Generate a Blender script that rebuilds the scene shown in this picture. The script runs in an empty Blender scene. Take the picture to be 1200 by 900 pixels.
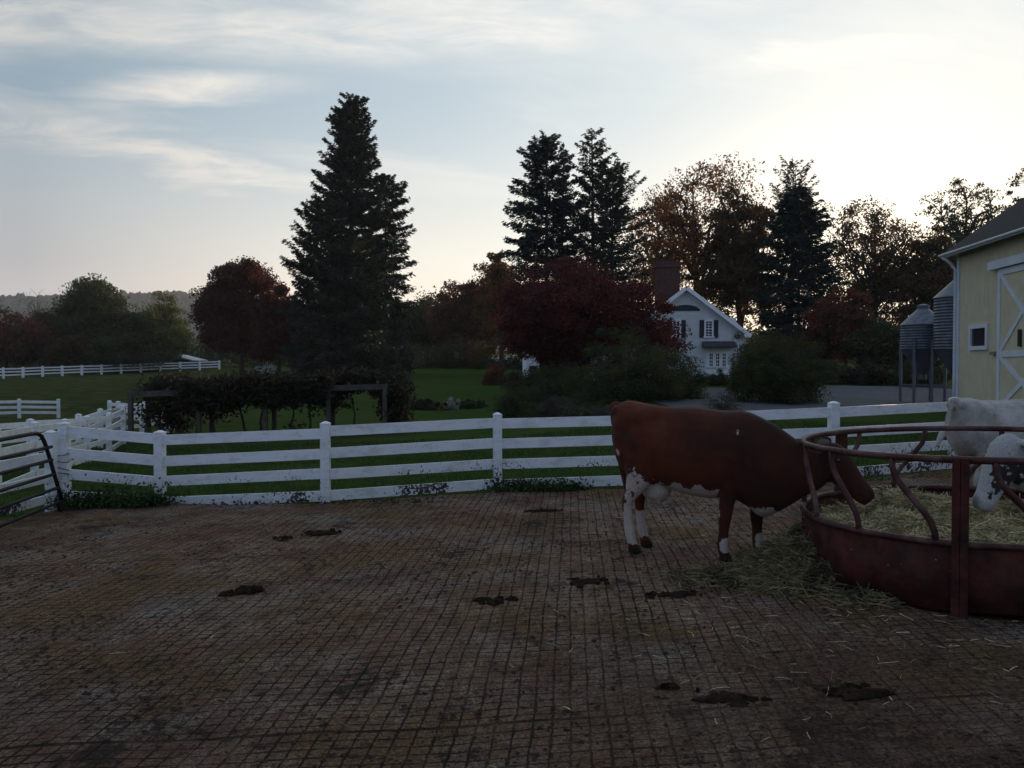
import bpy, math, random
import numpy as np
from math import radians as R, sin, cos, pi

C = bpy.context.scene
rng = np.random.default_rng(7)
random.seed(7)

# ------------------------------------------------------------------ camera
F_PX, EYE = 942.0, 1.85
PITCH = math.atan(20 / F_PX)
cd = bpy.data.cameras.new('camera'); cam = bpy.data.objects.new('camera', cd)
C.collection.objects.link(cam); C.camera = cam
cd.sensor_width = 36; cd.lens = 36 * F_PX / 1200
cd.clip_start = .05; cd.clip_end = 6000
cam.location = (0, 0, EYE); cam.rotation_euler = (R(90) - PITCH, 0, 0)

# ------------------------------------------------------------------ world, sun, exposure
SUN_AZ, SUN_EL = R(24.5), R(4.8)
SUN_DIR = (sin(SUN_AZ) * cos(SUN_EL), cos(SUN_AZ) * cos(SUN_EL), sin(SUN_EL))
C.render.engine = 'CYCLES'
C.cycles.use_denoising = True
C.cycles.max_bounces = 6; C.cycles.transparent_max_bounces = 6
C.cycles.volume_bounces = 1
C.view_settings.view_transform = 'Standard'; C.view_settings.look = 'None'
C.view_settings.gamma = 1; C.view_settings.exposure = 0.0
W = bpy.data.worlds.new('World'); C.world = W; W.use_nodes = True


class NT:
    """small helper for node graphs"""
    def __init__(s, nt): s.nt = nt; s.L = nt.links
    def n(s, t, **kw):
        o = s.nt.nodes.new(t)
        for k, v in kw.items(): setattr(o, k, v)
        return o
    def put(s, sock, v):
        if isinstance(v, bpy.types.NodeSocket): s.L.new(v, sock)
        elif v is not None:
            if isinstance(v, (tuple, list)) and len(v) == 3 and sock.type == 'RGBA': v = (*v, 1)
            sock.default_value = v
    def math(s, op, a, b=None, c=None, clamp=False):
        o = s.n('ShaderNodeMath', operation=op); o.use_clamp = clamp
        for i, v in enumerate((a, b, c)):
            if v is not None: s.put(o.inputs[i], v)
        return o.outputs[0]
    def vmath(s, op, a, b=None):
        o = s.n('ShaderNodeVectorMath', operation=op)
        s.put(o.inputs[0], a)
        if b is not None: s.put(o.inputs[3] if op == 'SCALE' else o.inputs[1], b)
        return o.outputs['Value'] if op in ('DOT_PRODUCT', 'LENGTH') else o.outputs[0]
    def mix(s, f, a, b, mode='MIX'):
        o = s.n('ShaderNodeMix', data_type='RGBA', blend_type=mode)
        s.put(o.inputs[0], f); s.put(o.inputs[6], a); s.put(o.inputs[7], b)
        return o.outputs[2]
    def noise(s, vec, scale, detail=4, rough=.55, dist=0, dim='3D'):
        o = s.n('ShaderNodeTexNoise', noise_dimensions=dim)
        if vec is not None: s.put(o.inputs['Vector'], vec)
        s.put(o.inputs['Scale'], scale); s.put(o.inputs['Detail'], detail)
        s.put(o.inputs['Roughness'], rough); s.put(o.inputs['Distortion'], dist)
        return o.outputs[0]
    def ramp(s, v, lo, hi, a=0., b=1.):
        o = s.n('ShaderNodeMapRange', interpolation_type='SMOOTHSTEP')
        for i, q in enumerate((v, lo, hi, a, b)): s.put(o.inputs[i], q)
        return o.outputs[0]
    def comb(s, x, y, z=0.):
        o = s.n('ShaderNodeCombineXYZ')
        for i, q in enumerate((x, y, z)): s.put(o.inputs[i], q)
        return o.outputs[0]
    def sep(s, v):
        o = s.n('ShaderNodeSeparateXYZ'); s.put(o.inputs[0], v); return o.outputs


def make_world():
    g = NT(W.node_tree); W.node_tree.nodes.clear()
    out = g.n('ShaderNodeOutputWorld'); bg = g.n('ShaderNodeBackground')
    g.L.new(bg.outputs[0], out.inputs[0])
    sky = g.n('ShaderNodeTexSky', sky_type='NISHITA'); sky.sun_disc = False
    sky.sun_elevation = SUN_EL; sky.sun_rotation = SUN_AZ
    sky.altitude = 100; sky.air_density = 1.0; sky.dust_density = 1.2; sky.ozone_density = 1.5
    D = g.n('ShaderNodeTexCoord').outputs['Generated']
    x, y, z = g.sep(D)[:3]
    zc = g.math('MAXIMUM', z, 0.0)
    sd = g.vmath('DOT_PRODUCT', D, SUN_DIR)
    sunw = g.ramp(sd, .35, 1.0)                      # towards the sun
    den = g.math('ADD', zc, .16)
    px, py = g.math('DIVIDE', x, den), g.math('DIVIDE', y, den)
    # wind-drawn streaks, two layers
    u = g.math('ADD', g.math('MULTIPLY', px, .34), g.math('MULTIPLY', py, .14))
    v = g.math('SUBTRACT', g.math('MULTIPLY', py, 1.05), g.math('MULTIPLY', px, .28))
    n1 = g.noise(g.comb(u, v, 3.7), 1.1, 7, .56, .35)
    n2 = g.noise(g.comb(u, v, 11.2), 3.4, 6, .6, .6)
    n3 = g.noise(g.comb(px, py, 5.5), .55, 3, .5)
    cl = g.math('ADD', g.math('MULTIPLY', n1, .75), g.math('MULTIPLY', n2, .25))
    cl = g.math('ADD', cl, g.math('MULTIPLY', g.math('SUBTRACT', n3, .5), .45))
    cov = g.ramp(cl, .43, .66, 0., 1.)
    cov = g.math('MULTIPLY', cov, .5)
    yq = g.math('MAXIMUM', y, .12); ax_, az_ = g.math('DIVIDE', x, yq), g.math('DIVIDE', z, yq)
    warp = g.math('ADD', g.math('MULTIPLY', g.math('SUBTRACT', n1, .5), .16), g.math('MULTIPLY', g.math('SUBTRACT', n2, .5), .05))
    thin = g.ramp(g.noise(g.comb(g.math('MULTIPLY', ax_, 3.), g.math('MULTIPLY', az_, 14.), 2.), 2., 6, .62, .5), .3, .66, .36, 1.)
    def band(slope, c, h, amt, x0=-9., x1=9.):
        d = g.math('ABSOLUTE', g.math('ADD', g.math('SUBTRACT', g.math('SUBTRACT', az_, g.math('MULTIPLY', ax_, slope)), c), warp))
        b = g.math('MULTIPLY', g.ramp(d, h * .1, h * 2., amt, 0.), thin)
        return g.math('MULTIPLY', b, g.math('MULTIPLY', g.ramp(ax_, x0 - .15, x0 + .05), g.ramp(ax_, x1 - .05, x1 + .15, 1., 0.)))
    bands = [band(.043, .43, .036, .95, -2., .05), band(-.19, .172, .024, .95, -2., -.25), band(.1, .365, .018, 1.1, -.47, -.34),
             band(.06, .175, .03, .7, -2., -.3), band(.02, .47, .03, .8, -.2, .3), band(.12, .35, .02, .9, .28, .5)]
    for b in bands: cov = g.math('MAXIMUM', cov, b)
    low = g.ramp(z, .07, .33, 1., 0.)                # the veil thickens towards the horizon
    cov = g.math('MAXIMUM', cov, g.math('MULTIPLY', low, .8))
    def by_sun(stops):                               # colour by angle from the sun
        r = g.n('ShaderNodeValToRGB'); e = r.color_ramp.elements
        while len(e) < len(stops): e.new(.5)
        for q, (p, c) in zip(e, stops): q.position = (p + 1) / 2; q.color = tuple(v / 12 for v in c) + (1,)
        g.L.new(g.math('MULTIPLY_ADD', sd, .5, .5), r.inputs[0])
        return g.vmath('SCALE', r.outputs[0], 12.)
    base = g.mix(.2, by_sun([(-1, (2.9, 4.1, 6.6)), (0, (3.2, 4.3, 6.4)), (.57, (3.2, 4.4, 5.4)), (.85, (6.2, 7.4, 8.2)), (.95, (8.4, 9.3, 9.6)), (1, (11, 11, 10.6))]), sky.outputs[0])
    ccol = by_sun([(-1, (2.6, 3.1, 4.2)), (0, (3.2, 3.5, 4.1)), (.57, (7.2, 7.0, 6.65)), (.8, (9.2, 9.0, 8.5)), (1, (11.8, 11.2, 10.2))])
    veil = by_sun([(-1, (2.6, 3.0, 4.4)), (0, (3.2, 3.4, 4.2)), (.57, (5.2, 4.95, 4.9)), (.8, (11.2, 10.1, 8.5)), (.92, (12.0, 11.2, 9.2)), (1, (12, 10.2, 7.4))])
    ccol = g.mix(low, ccol, veil)
    rim = g.ramp(z, .03, .14, 1., 0.)
    ccol = g.mix(g.math('MULTIPLY', rim, .75), ccol, by_sun([(-1, (3, 3.4, 4.6)), (0, (4.2, 4.2, 4.8)), (.57, (7.8, 7.0, 6.8)), (.8, (11.8, 9.2, 6.9)), (1, (12, 9.3, 6.2))]))
    col = g.mix(cov, base, ccol)
    glow = g.math('POWER', g.math('MAXIMUM', sd, 0.), 70.)
    col = g.mix(1., col, g.vmath('SCALE', g.comb(3.4, 3.3, 3.), glow), 'ADD')
    g.put(bg.inputs[0], col); bg.inputs[1].default_value = .1


make_world()
sl = bpy.data.lights.new('sun', 'SUN'); sun = bpy.data.objects.new('sun', sl)
C.collection.objects.link(sun)
sl.energy = 4.5; sl.angle = R(.5); sl.color = (1, .72, .45)
sun.rotation_euler = (R(90) - SUN_EL, 0, pi - SUN_AZ)
sun.location = (30, 60, 40)

# ------------------------------------------------------------------ helpers


def at(px, py, Y):
    a = (px - 600) / F_PX; b = (450 - py) / F_PX
    t = Y / (cos(PITCH) + b * sin(PITCH))
    return np.array((a * t, Y, EYE + t * (-sin(PITCH) + b * cos(PITCH))))


def pad_z(x): return .031 * np.clip(x, -14, 17)


YK = np.array([11, 12.5, 16, 22, 25, 28, 40, 50, 70, 94, 110, 150, 250, 600, 3000.])
ZL = np.array([-.32, -.33, -.42, -.6, -.52, -.65, -1.0, -1.28, -.45, .55, 1.2, 2, 3, 4, 4])
ZC = np.array([-.2, -.16, -.22, -.3, -.33, -.33, -.19, .1, .8, 1.65, 2, 2.6, 3.5, 4.5, 4.5])
ZR = np.array([.0, .06, .13, .2, .25, .3, .5, .72, 1.2, 1.8, 2.2, 2.8, 3.5, 4.5, 4.5])


def sm(t): t = np.clip(t, 0, 1); return t * t * (3 - 2 * t)


def ground(x, y):
    x = np.asarray(x, float); y = np.asarray(y, float)
    p = 600 + F_PX * x / np.maximum(y, 9)
    l, c, r = (np.interp(y, YK, Z) for Z in (ZL, ZC, ZR))
    g = np.where(p < 500, l + (c - l) * sm((p - 120) / 380), c + (r - c) * sm((p - 500) / 330))
    under = pad_z(x) - .25
    k = sm((y - 9.5) / 2.2)
    g = under + (g - under) * k
    g = g + .02 * np.sin(x * 1.3 + y * .7) * np.clip((y - 12) / 10, 0, 1) + .04 * np.sin(x * .31 - y * .23) * np.clip((y - 16) / 20, 0, 1)
    return g


class MB:
    """collects geometry; build() links it as ONE mesh object"""
    def __init__(s): s.v = []; s.q = []; s.t = []; s.n = 0; s.mq = []; s.mt = []
    def add(s, v, q=None, t=None, m=0):
        v = np.asarray(v, float).reshape(-1, 3)
        if q is not None and len(q):
            q = np.asarray(q, int).reshape(-1, 4) + s.n; s.q.append(q); s.mq.append(np.full(len(q), m))
        if t is not None and len(t):
            t = np.asarray(t, int).reshape(-1, 3) + s.n; s.t.append(t); s.mt.append(np.full(len(t), m))
        s.v.append(v); s.n += len(v); return s
    def box(s, c, d, rz=0., tilt=None, m=0):
        c = np.asarray(c, float); h = np.asarray(d, float) / 2
        v = np.array([(sx, sy, sz) for sz in (-1, 1) for sy in (-1, 1) for sx in (-1, 1)]) * h
        if tilt is not None: v = v @ np.asarray(tilt).T
        if rz: v = v @ np.array([[cos(rz), -sin(rz), 0], [sin(rz), cos(rz), 0], [0, 0, 1]]).T
        return s.add(v + c, [(0, 2, 3, 1), (4, 5, 7, 6), (0, 1, 5, 4), (2, 6, 7, 3), (0, 4, 6, 2), (1, 3, 7, 5)], m=m)
    def bar(s, a, b, w, h, m=0, up=(0, 0, 1)):
        """box from a to b, w wide, h high"""
        a = np.asarray(a, float); b = np.asarray(b, float); d = b - a; L = np.linalg.norm(d); d /= L
        u = np.asarray(up, float); sd = np.cross(d, u); sd /= np.linalg.norm(sd); u = np.cross(sd, d)
        T = np.array([d, sd, u]).T
        return s.box((a + b) / 2, (L, w, h), tilt=T, m=m)
    def tube(s, path, rad, n=8, cap=True, m=0, closed=False):
        P = np.asarray(path, float); k = len(P)
        rad = np.broadcast_to(np.asarray(rad, float), (k,))
        T = np.gradient(P, axis=0) if not closed else np.roll(P, -1, 0) - np.roll(P, 1, 0)
        T /= np.linalg.norm(T, axis=1)[:, None] + 1e-12
        ref = np.array((0, 0, 1.)) if abs(T[:, 2]).mean() < .8 else np.array((1., 0, 0))
        A = np.cross(T, ref); A /= np.linalg.norm(A, axis=1)[:, None] + 1e-12
        B = np.cross(T, A); th = np.arange(n) * 2 * pi / n
        V = P[:, None] + rad[:, None, None] * (A[:, None] * np.cos(th)[None, :, None] + B[:, None] * np.sin(th)[None, :, None])
        q = []
        for i in range(k if closed else k - 1):
            j = (i + 1) % k
            for e in range(n):
                f = (e + 1) % n; q.append((i * n + e, i * n + f, j * n + f, j * n + e))
        V = V.reshape(-1, 3); t = []
        if cap and not closed:
            V = np.vstack([V, P[:1], P[-1:]])
            for e in range(n):
                f = (e + 1) % n
                t.append((k * n, f, e)); t.append((k * n + 1, (k - 1) * n + e, (k - 1) * n + f))
        return s.add(V, q, t, m)
    def loft(s, rings, m=0):
        """closed skin through equal rings of points"""
        n = len(rings[0]); k = len(rings); V = np.vstack(rings); q = []; t = []
        for i in range(k - 1):
            for e in range(n):
                f = (e + 1) % n; q.append((i * n + e, i * n + f, (i + 1) * n + f, (i + 1) * n + e))
        V = np.vstack([V, np.mean(rings[0], 0)[None], np.mean(rings[-1], 0)[None]])
        for e in range(n):
            f = (e + 1) % n; t.append((k * n, f, e)); t.append((k * n + 1, (k - 1) * n + e, (k - 1) * n + f))
        return s.add(V, q, t, m)
    def ellipsoid(s, c, r, n=14, k=9, rot=None, m=0):
        rings = []
        for i in range(1, k):
            a = pi * i / k; th = np.arange(n) * 2 * pi / n
            v = np.stack([np.sin(a) * np.cos(th), np.sin(a) * np.sin(th), np.full(n, np.cos(a))], 1) * np.asarray(r)
            if rot is not None: v = v @ np.asarray(rot).T
            rings.append(v + np.asarray(c))
        return s.loft(rings, m)
    def prism(s, poly, axis, d, m=0):
        """closed outline (k,3) pushed along vector axis*d"""
        P = np.asarray(poly, float); A = np.asarray(axis, float) * d; return s.loft([P, P + A], m)
    def build(s, name, mats, parent=None, origin=(0, 0, 0), smooth=False):
        V = np.vstack(s.v) - np.asarray(origin, float)
        me = bpy.data.meshes.new(name)
        Q = np.vstack(s.q) if s.q else np.zeros((0, 4), int); T = np.vstack(s.t) if s.t else np.zeros((0, 3), int)
        me.vertices.add(len(V)); me.vertices.foreach_set('co', V.ravel())
        me.loops.add(len(Q) * 4 + len(T) * 3)
        me.loops.foreach_set('vertex_index', np.concatenate([Q.ravel(), T.ravel()]).astype(np.int32))
        me.polygons.add(len(Q) + len(T))
        st = np.concatenate([np.arange(len(Q)) * 4, len(Q) * 4 + np.arange(len(T)) * 3]).astype(np.int32)
        me.polygons.foreach_set('loop_start', st)
        mi = np.concatenate([*s.mq, *s.mt]).astype(np.int32)
        mats = mats if isinstance(mats, (list, tuple)) else [mats]
        for m in mats: me.materials.append(m)
        if len(mats) > 1: me.polygons.foreach_set('material_index', mi)
        me.polygons.foreach_set('use_smooth', np.full(len(Q) + len(T), bool(smooth)))
        me.update(calc_edges=True); me.validate()
        o = bpy.data.objects.new(name, me); C.collection.objects.link(o)
        if parent is not None: o.parent = parent
        else: o.location = origin
        return o


def tag(o, label=None, cat=None, group=None, kind=None):
    if label: o['label'] = label
    if cat: o['category'] = cat
    if group: o['group'] = group
    if kind: o['kind'] = kind
    return o


def thing(name, loc, label, cat, group=None, rz=0.):
    o = bpy.data.objects.new(name, None); C.collection.objects.link(o)
    o.location = tuple(float(q) for q in loc); o.rotation_euler = (0, 0, rz)
    o.empty_display_size = .2
    return tag(o, label, cat, group)


# ------------------------------------------------------------------ materials
MAT = {}


def mat(name, col, rough=.7, var=.0, vscale=3., col2=None, c2scale=1., c2lo=.45, c2hi=.65, bump=0., bscale=40., metal=0., spec=.3, trans=0., coat=0.):
    m = bpy.data.materials.new(name); m.use_nodes = True; g = NT(m.node_tree)
    bs = m.node_tree.nodes['Principled BSDF']; co = g.n('ShaderNodeTexCoord').outputs['Object']
    c = col
    if col2 is not None:
        c = g.mix(g.ramp(g.noise(co, c2scale, 5, .6), c2lo, c2hi), col, col2)
    if var:
        f = g.ramp(g.noise(co, vscale, 5, .65), .25, .75, 1 - var, 1 + var)
        mm = g.n('ShaderNodeMix', data_type='RGBA', blend_type='MULTIPLY'); mm.inputs[0].default_value = 1
        g.put(mm.inputs[6], c); g.L.new(g.comb(f, f, f), mm.inputs[7]); c = mm.outputs[2]
    g.put(bs.inputs['Base Color'], c)
    bs.inputs['Roughness'].default_value = rough; bs.inputs['Metallic'].default_value = metal
    bs.inputs['Specular IOR Level'].default_value = spec
    if bump:
        b = g.n('ShaderNodeBump'); b.inputs['Strength'].default_value = bump; b.inputs['Distance'].default_value = .02
        g.L.new(g.noise(co, bscale, 4, .6), b.inputs['Height']); g.L.new(b.outputs[0], bs.inputs['Normal'])
    if trans:
        tr = g.n('ShaderNodeBsdfTranslucent'); g.put(tr.inputs[0], c)
        mx = g.n('ShaderNodeMixShader'); mx.inputs[0].default_value = trans
        g.L.new(bs.outputs[0], mx.inputs[1]); g.L.new(tr.outputs[0], mx.inputs[2])
        g.L.new(mx.outputs[0], m.node_tree.nodes['Material Output'].inputs['Surface'])
    MAT[name] = m; return m


def leafmat(name, a, b, scale=.35, trans=.35):
    return mat(name, a, .65, .35, 1.7, b, scale, .4, .62, trans=trans, spec=.2)


BARK = mat('bark', (.06, .05, .042), .9, .4, 6, bump=.6, bscale=18)
L_SPRUCE = leafmat('spruce_needles', (.022, .032, .022), (.03, .042, .026), .3, .12)
L_HEMLOCK = leafmat('hemlock_needles', (.025, .035, .02), (.04, .045, .022), .3, .2)
L_MAROON = leafmat('maroon_leaves', (.085, .02, .015), (.11, .035, .02), .4)
L_RED = leafmat('dark_red_leaves', (.135, .022, .018), (.085, .02, .018), .5)
L_RUST = leafmat('rust_leaves', (.22, .078, .022), (.15, .085, .025), .3, .45)
L_BROWN = leafmat('brown_leaves', (.13, .065, .022), (.085, .062, .022), .3, .45)
L_OLIVE = leafmat('olive_leaves', (.045, .055, .018), (.075, .065, .02), .35)
L_DARKGREEN = leafmat('dark_green_leaves', (.045, .06, .02), (.07, .075, .024), .4)
L_YELLOW = leafmat('yellow_green_leaves', (.17, .155, .04), (.09, .105, .03), .3)
L_ORANGE = leafmat('orange_leaves', (.16, .075, .015), (.10, .08, .02), .4)
L_REDBROWN = leafmat('red_brown_leaves', (.16, .045, .02), (.11, .055, .025), .4)
L_BUSH = leafmat('bush_leaves', (.036, .05, .014), (.07, .075, .018), .9)
L_GREYBUSH = leafmat('grey_bush_leaves', (.06, .06, .045), (.09, .075, .055), 1.2)
L_VINE = leafmat('vine_leaves', (.035, .03, .016), (.055, .035, .02), 1.1)
L_WEED = leafmat('weed_leaves', (.03, .055, .014), (.05, .075, .02), 2.)
L_WHITEFLOWER = leafmat('white_flowers', (.5, .5, .48), (.25, .26, .22), 2.)


def paint_white():
    m = bpy.data.materials.new('white_painted_board'); m.use_nodes = True; g = NT(m.node_tree)
    bs = m.node_tree.nodes['Principled BSDF']
    co = g.n('ShaderNodeTexCoord').outputs['Object']; P = g.n('ShaderNodeNewGeometry').outputs['Position']
    x, y, z = g.sep(P)[:3]
    above = g.math('SUBTRACT', z, g.math('MULTIPLY', x, .031))
    low = g.ramp(above, .0, .75, 1., 0.)
    patch = g.ramp(g.noise(P, .9, 3, .5), .38, .62)
    spk = g.noise(P, 26, 3, .7)
    thr = g.math('SUBTRACT', .72, g.math('MULTIPLY', g.math('MULTIPLY', low, patch), .31))
    sp = g.ramp(g.math('SUBTRACT', spk, thr), .0, .02)
    near = g.ramp(y, 13.6, 14.2, 1., 0.)
    sp = g.math('MULTIPLY', sp, near)
    grime = g.ramp(g.noise(g.vmath('MULTIPLY', P, (1., 1., 2.5)), 3.5, 6, .75), .44, .68, 0., .5)
    grime = g.math('ADD', grime, g.math('MULTIPLY', low, .3))
    c = g.mix(grime, (.82, .83, .84), (.42, .43, .36))
    c = g.mix(sp, c, (.035, .03, .025))
    g.put(bs.inputs['Base Color'], c); bs.inputs['Roughness'].default_value = .45; bs.inputs['Specular IOR Level'].default_value = .35
    return m


WHITE = paint_white()
WHITE2 = mat('white_house_paint', (.80, .82, .84), .6, .08, 2, bump=.1)


# ------------------------------------------------------------------ ground
def grid_mesh(name, xs, ys, zf, m):
    X, Y = np.meshgrid(xs, ys); Z = zf(X, Y); nx, ny = len(xs), len(ys)
    i = np.arange((nx) * (ny)).reshape(ny, nx)
    q = np.stack([i[:-1, :-1], i[:-1, 1:], i[1:, 1:], i[1:, :-1]], -1).reshape(-1, 4)
    return MB().add(np.stack([X, Y, Z], -1).reshape(-1, 3), q).build(name, m, smooth=True)


def axis(dense, step, far, ratio=1.18):
    a = list(np.arange(0, dense + 1e-6, step)); d = step
    while a[-1] < far: d *= ratio; a.append(a[-1] + d)
    return np.array(a)


def lawn_mat():
    m = bpy.data.materials.new('lawn'); m.use_nodes = True; g = NT(m.node_tree)
    bs = m.node_tree.nodes['Principled BSDF']; P = g.n('ShaderNodeNewGeometry').outputs['Position']
    big = g.noise(P, .16, 5, .6); mid = g.noise(P, .7, 6, .7); fine = g.noise(P, 9, 5, .75)
    c = g.mix(g.ramp(big, .40, .60), (.046, .082, .018), (.068, .090, .025))
    c = g.mix(g.ramp(mid, .46, .66, 0., .85), c, (.075, .075, .028))
    c = g.mix(g.ramp(fine, .3, .7, 0., .6), c, (.018, .045, .008))
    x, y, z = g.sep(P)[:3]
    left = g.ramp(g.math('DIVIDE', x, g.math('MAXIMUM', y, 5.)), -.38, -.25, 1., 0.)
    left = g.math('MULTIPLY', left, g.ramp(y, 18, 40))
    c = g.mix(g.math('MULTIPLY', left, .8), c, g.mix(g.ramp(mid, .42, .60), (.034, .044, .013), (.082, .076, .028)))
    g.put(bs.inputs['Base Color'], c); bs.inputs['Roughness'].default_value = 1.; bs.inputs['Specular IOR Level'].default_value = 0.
    b = g.n('ShaderNodeBump'); b.inputs['Strength'].default_value = .7; b.inputs['Distance'].default_value = .06
    g.L.new(g.math('ADD', fine, g.math('MULTIPLY', mid, 1.5)), b.inputs['Height']); g.L.new(b.outputs[0], bs.inputs['Normal'])
    return m


LAWN = lawn_mat()
ax = axis(26, .6, 900, 1.16); xs = np.concatenate([-ax[:0:-1], ax])
ay = axis(60, .6, 780, 1.12); by = axis(0, 1.5, 200, 1.3)
ys = np.concatenate([-by[:0:-1], ay])
tag(grid_mesh('ground', xs, ys, ground, LAWN), kind='structure', label='green lawn and rising pasture beyond the yard')

# paved yard with diamond-cut grooves
BX = np.array([-13, -6.47, -5.2, -2.67, -.22, 2.3, 4.8, 7.2, 16.])
BY = np.array([-5.2, 11.72, 11.68, 11.36, 11.88, 11.86, 11.88, 12.9, 13.2])


def pad_mat():
    m = bpy.data.materials.new('grooved_concrete'); m.use_nodes = True; g = NT(m.node_tree)
    bs = m.node_tree.nodes['Principled BSDF']; P = g.n('ShaderNodeNewGeometry').outputs['Position']
    w = g.noise(P, 1.3, 2, .5)
    x, y, z = g.sep(P)[:3]
    a1, a2 = R(4.2), R(86.7)
    wob = g.math('MULTIPLY', g.math('SUBTRACT', w, .5), .05)
    c1 = g.math('ADD', g.math('SUBTRACT', g.math('MULTIPLY', x, cos(a1)), g.math('MULTIPLY', y, sin(a1))), wob)
    c2 = g.math('ADD', g.math('SUBTRACT', g.math('MULTIPLY', x, cos(a2)), g.math('MULTIPLY', y, sin(a2))), wob)
    cw = g.math('MULTIPLY', g.math('SUBTRACT', g.noise(P, 17, 4, .65), .5), .026)
    c1 = g.math('ADD', c1, cw); c2 = g.math('ADD', c2, cw)
    def groove(c, sp, w):
        f = g.math('FRACT', g.math('DIVIDE', c, sp))
        d = g.math('ABSOLUTE', g.math('SUBTRACT', f, .5))
        w0 = g.math('SUBTRACT', .5, w); w1 = g.math('SUBTRACT', .5, g.math('MULTIPLY', w, .35))
        return g.ramp(d, w0, w1)
    wn = g.noise(P, 5, 4, .7)
    wid = g.ramp(wn, .35, .75, .05, .14)
    g1, g2 = groove(c1, .098, wid), g.math('MULTIPLY', groove(c2, .088, g.math('MULTIPLY', wid, 1.05)), g.ramp(g.noise(P, 9, 3, .6), .3, .5, .5, 1.))
    gr = g.math('MAXIMUM', g1, g2)
    # expansion joints
    j = groove(c2, 4.15, .0035)
    gr = g.math('MAXIMUM', gr, j)
    cell = g.n('ShaderNodeTexWhiteNoise', noise_dimensions='2D')
    g.L.new(g.comb(g.math('FLOOR', g.math('ADD', g.math('DIVIDE', c1, .098), .5)), g.math('FLOOR', g.math('ADD', g.math('DIVIDE', c2, .088), .5))), cell.inputs[0])
    big = g.noise(P, .42, 5, .6, .3); mid = g.noise(P, 1.6, 6, .68); fine = g.noise(P, 14, 6, .75); fine2 = g.noise(P, 45, 4, .75)
    grit = g.noise(P, 85, 3, .8)
    # worn tile tops, each its own tone
    tile = g.mix(cell.outputs[0], (.32, .20, .122), (.56, .385, .25))
    grey = g.ramp(g.noise(P, .55, 4, .6, .2), .46, .62)
    tile = g.mix(grey, tile, g.mix(cell.outputs[0], (.28, .232, .19), (.48, .405, .335)))
    # dried dung rubbed over them: red-brown and ochre
    red = g.ramp(g.math('ADD', g.math('MULTIPLY', mid, .55), g.math('MULTIPLY', g.noise(P, .7, 4, .6), .45)), .42, .60, .1, .9)
    c = g.mix(red, tile, g.mix(cell.outputs[0], (.165, .062, .034), (.27, .118, .066)))
    och = g.math('MULTIPLY', g.ramp(g.noise(P, .5, 5, .6, .4), .47, .62), .85)
    c = g.mix(och, c, g.mix(cell.outputs[0], (.19, .098, .028), (.30, .165, .05)))
    c = g.mix(g.ramp(fine2, .34, .66, .75, 0.), c, (.06, .034, .022))
    c = g.mix(g.ramp(grit, .36, .58, .75, 0.), c, (.028, .017, .011))
    c = g.mix(g.ramp(g.noise(P, 60, 2, .8), .60, .68, 0., .5), c, (.42, .35, .27))
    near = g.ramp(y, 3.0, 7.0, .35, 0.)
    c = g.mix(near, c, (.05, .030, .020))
    dung = g.ramp(g.math('ADD', g.math('MULTIPLY', g.noise(P, .85, 6, .7, .5), .7), g.math('MULTIPLY', fine, .3)), .56, .62)
    spots = g.ramp(g.noise(P, 7.5, 5, .75), .60, .65)
    c = g.mix(g.math('MULTIPLY', spots, .85), c, (.026, .015, .010))
    c = g.mix(g.math('MULTIPLY', dung, .85), c, (.024, .018, .014))
    trod = g.math('MULTIPLY', g.math('MULTIPLY', g.ramp(x, -.3, 1.3), g.ramp(y, 4.4, 6.6, 1., 0.)), g.ramp(g.noise(P, 1.3, 6, .7), .36, .58, .25, 1.))
    c = g.mix(g.math('MULTIPLY', trod, .72), c, g.mix(g.ramp(fine2, .4, .62), (.026, .016, .010), (.11, .062, .036)))
    gk = g.math('MULTIPLY', g.ramp(g.noise(P, 2.4, 5, .7), .32, .58, .4, 1.), g.math('SUBTRACT', 1., g.math('MULTIPLY', trod, .6)))
    gr = g.math('MULTIPLY', gr, gk)
    c = g.mix(g.math('MULTIPLY', gr, .95), c, (.014, .009, .006))
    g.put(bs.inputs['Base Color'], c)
    wet = g.ramp(g.noise(P, 1.1, 4, .6), .5, .66)
    dx = g.math('DIVIDE', g.math('SUBTRACT', x, 1.55), .55); dy = g.math('DIVIDE', g.math('SUBTRACT', y, 6.2), .8)
    puddle = g.math('MULTIPLY', g.ramp(g.math('ADD', g.math('MULTIPLY', dx, dx), g.math('MULTIPLY', dy, dy)), .3, 1., 1., 0.), g.ramp(fine, .42, .55))
    ro = g.ramp(g.math('MAXIMUM', puddle, g.math('MULTIPLY', wet, g.math('MULTIPLY', dung, .8))), 0., 1., .92, .25)
    g.put(bs.inputs['Roughness'], ro); bs.inputs['Specular IOR Level'].default_value = .12
    h = g.math('SUBTRACT', g.math('ADD', g.math('MULTIPLY', fine, .5), g.math('ADD', g.math('MULTIPLY', spots, .5), g.math('MULTIPLY', dung, .6))), g.math('MULTIPLY', gr, .9))
    h = g.math('ADD', h, g.math('MULTIPLY', cell.outputs[0], .12)); h = g.math('ADD', h, g.math('MULTIPLY', grit, .5))
    b = g.n('ShaderNodeBump'); b.inputs['Strength'].default_value = 1.; b.inputs['Distance'].default_value = .022
    g.L.new(h, b.inputs['Height']); g.L.new(b.outputs[0], bs.inputs['Normal'])
    return m


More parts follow.
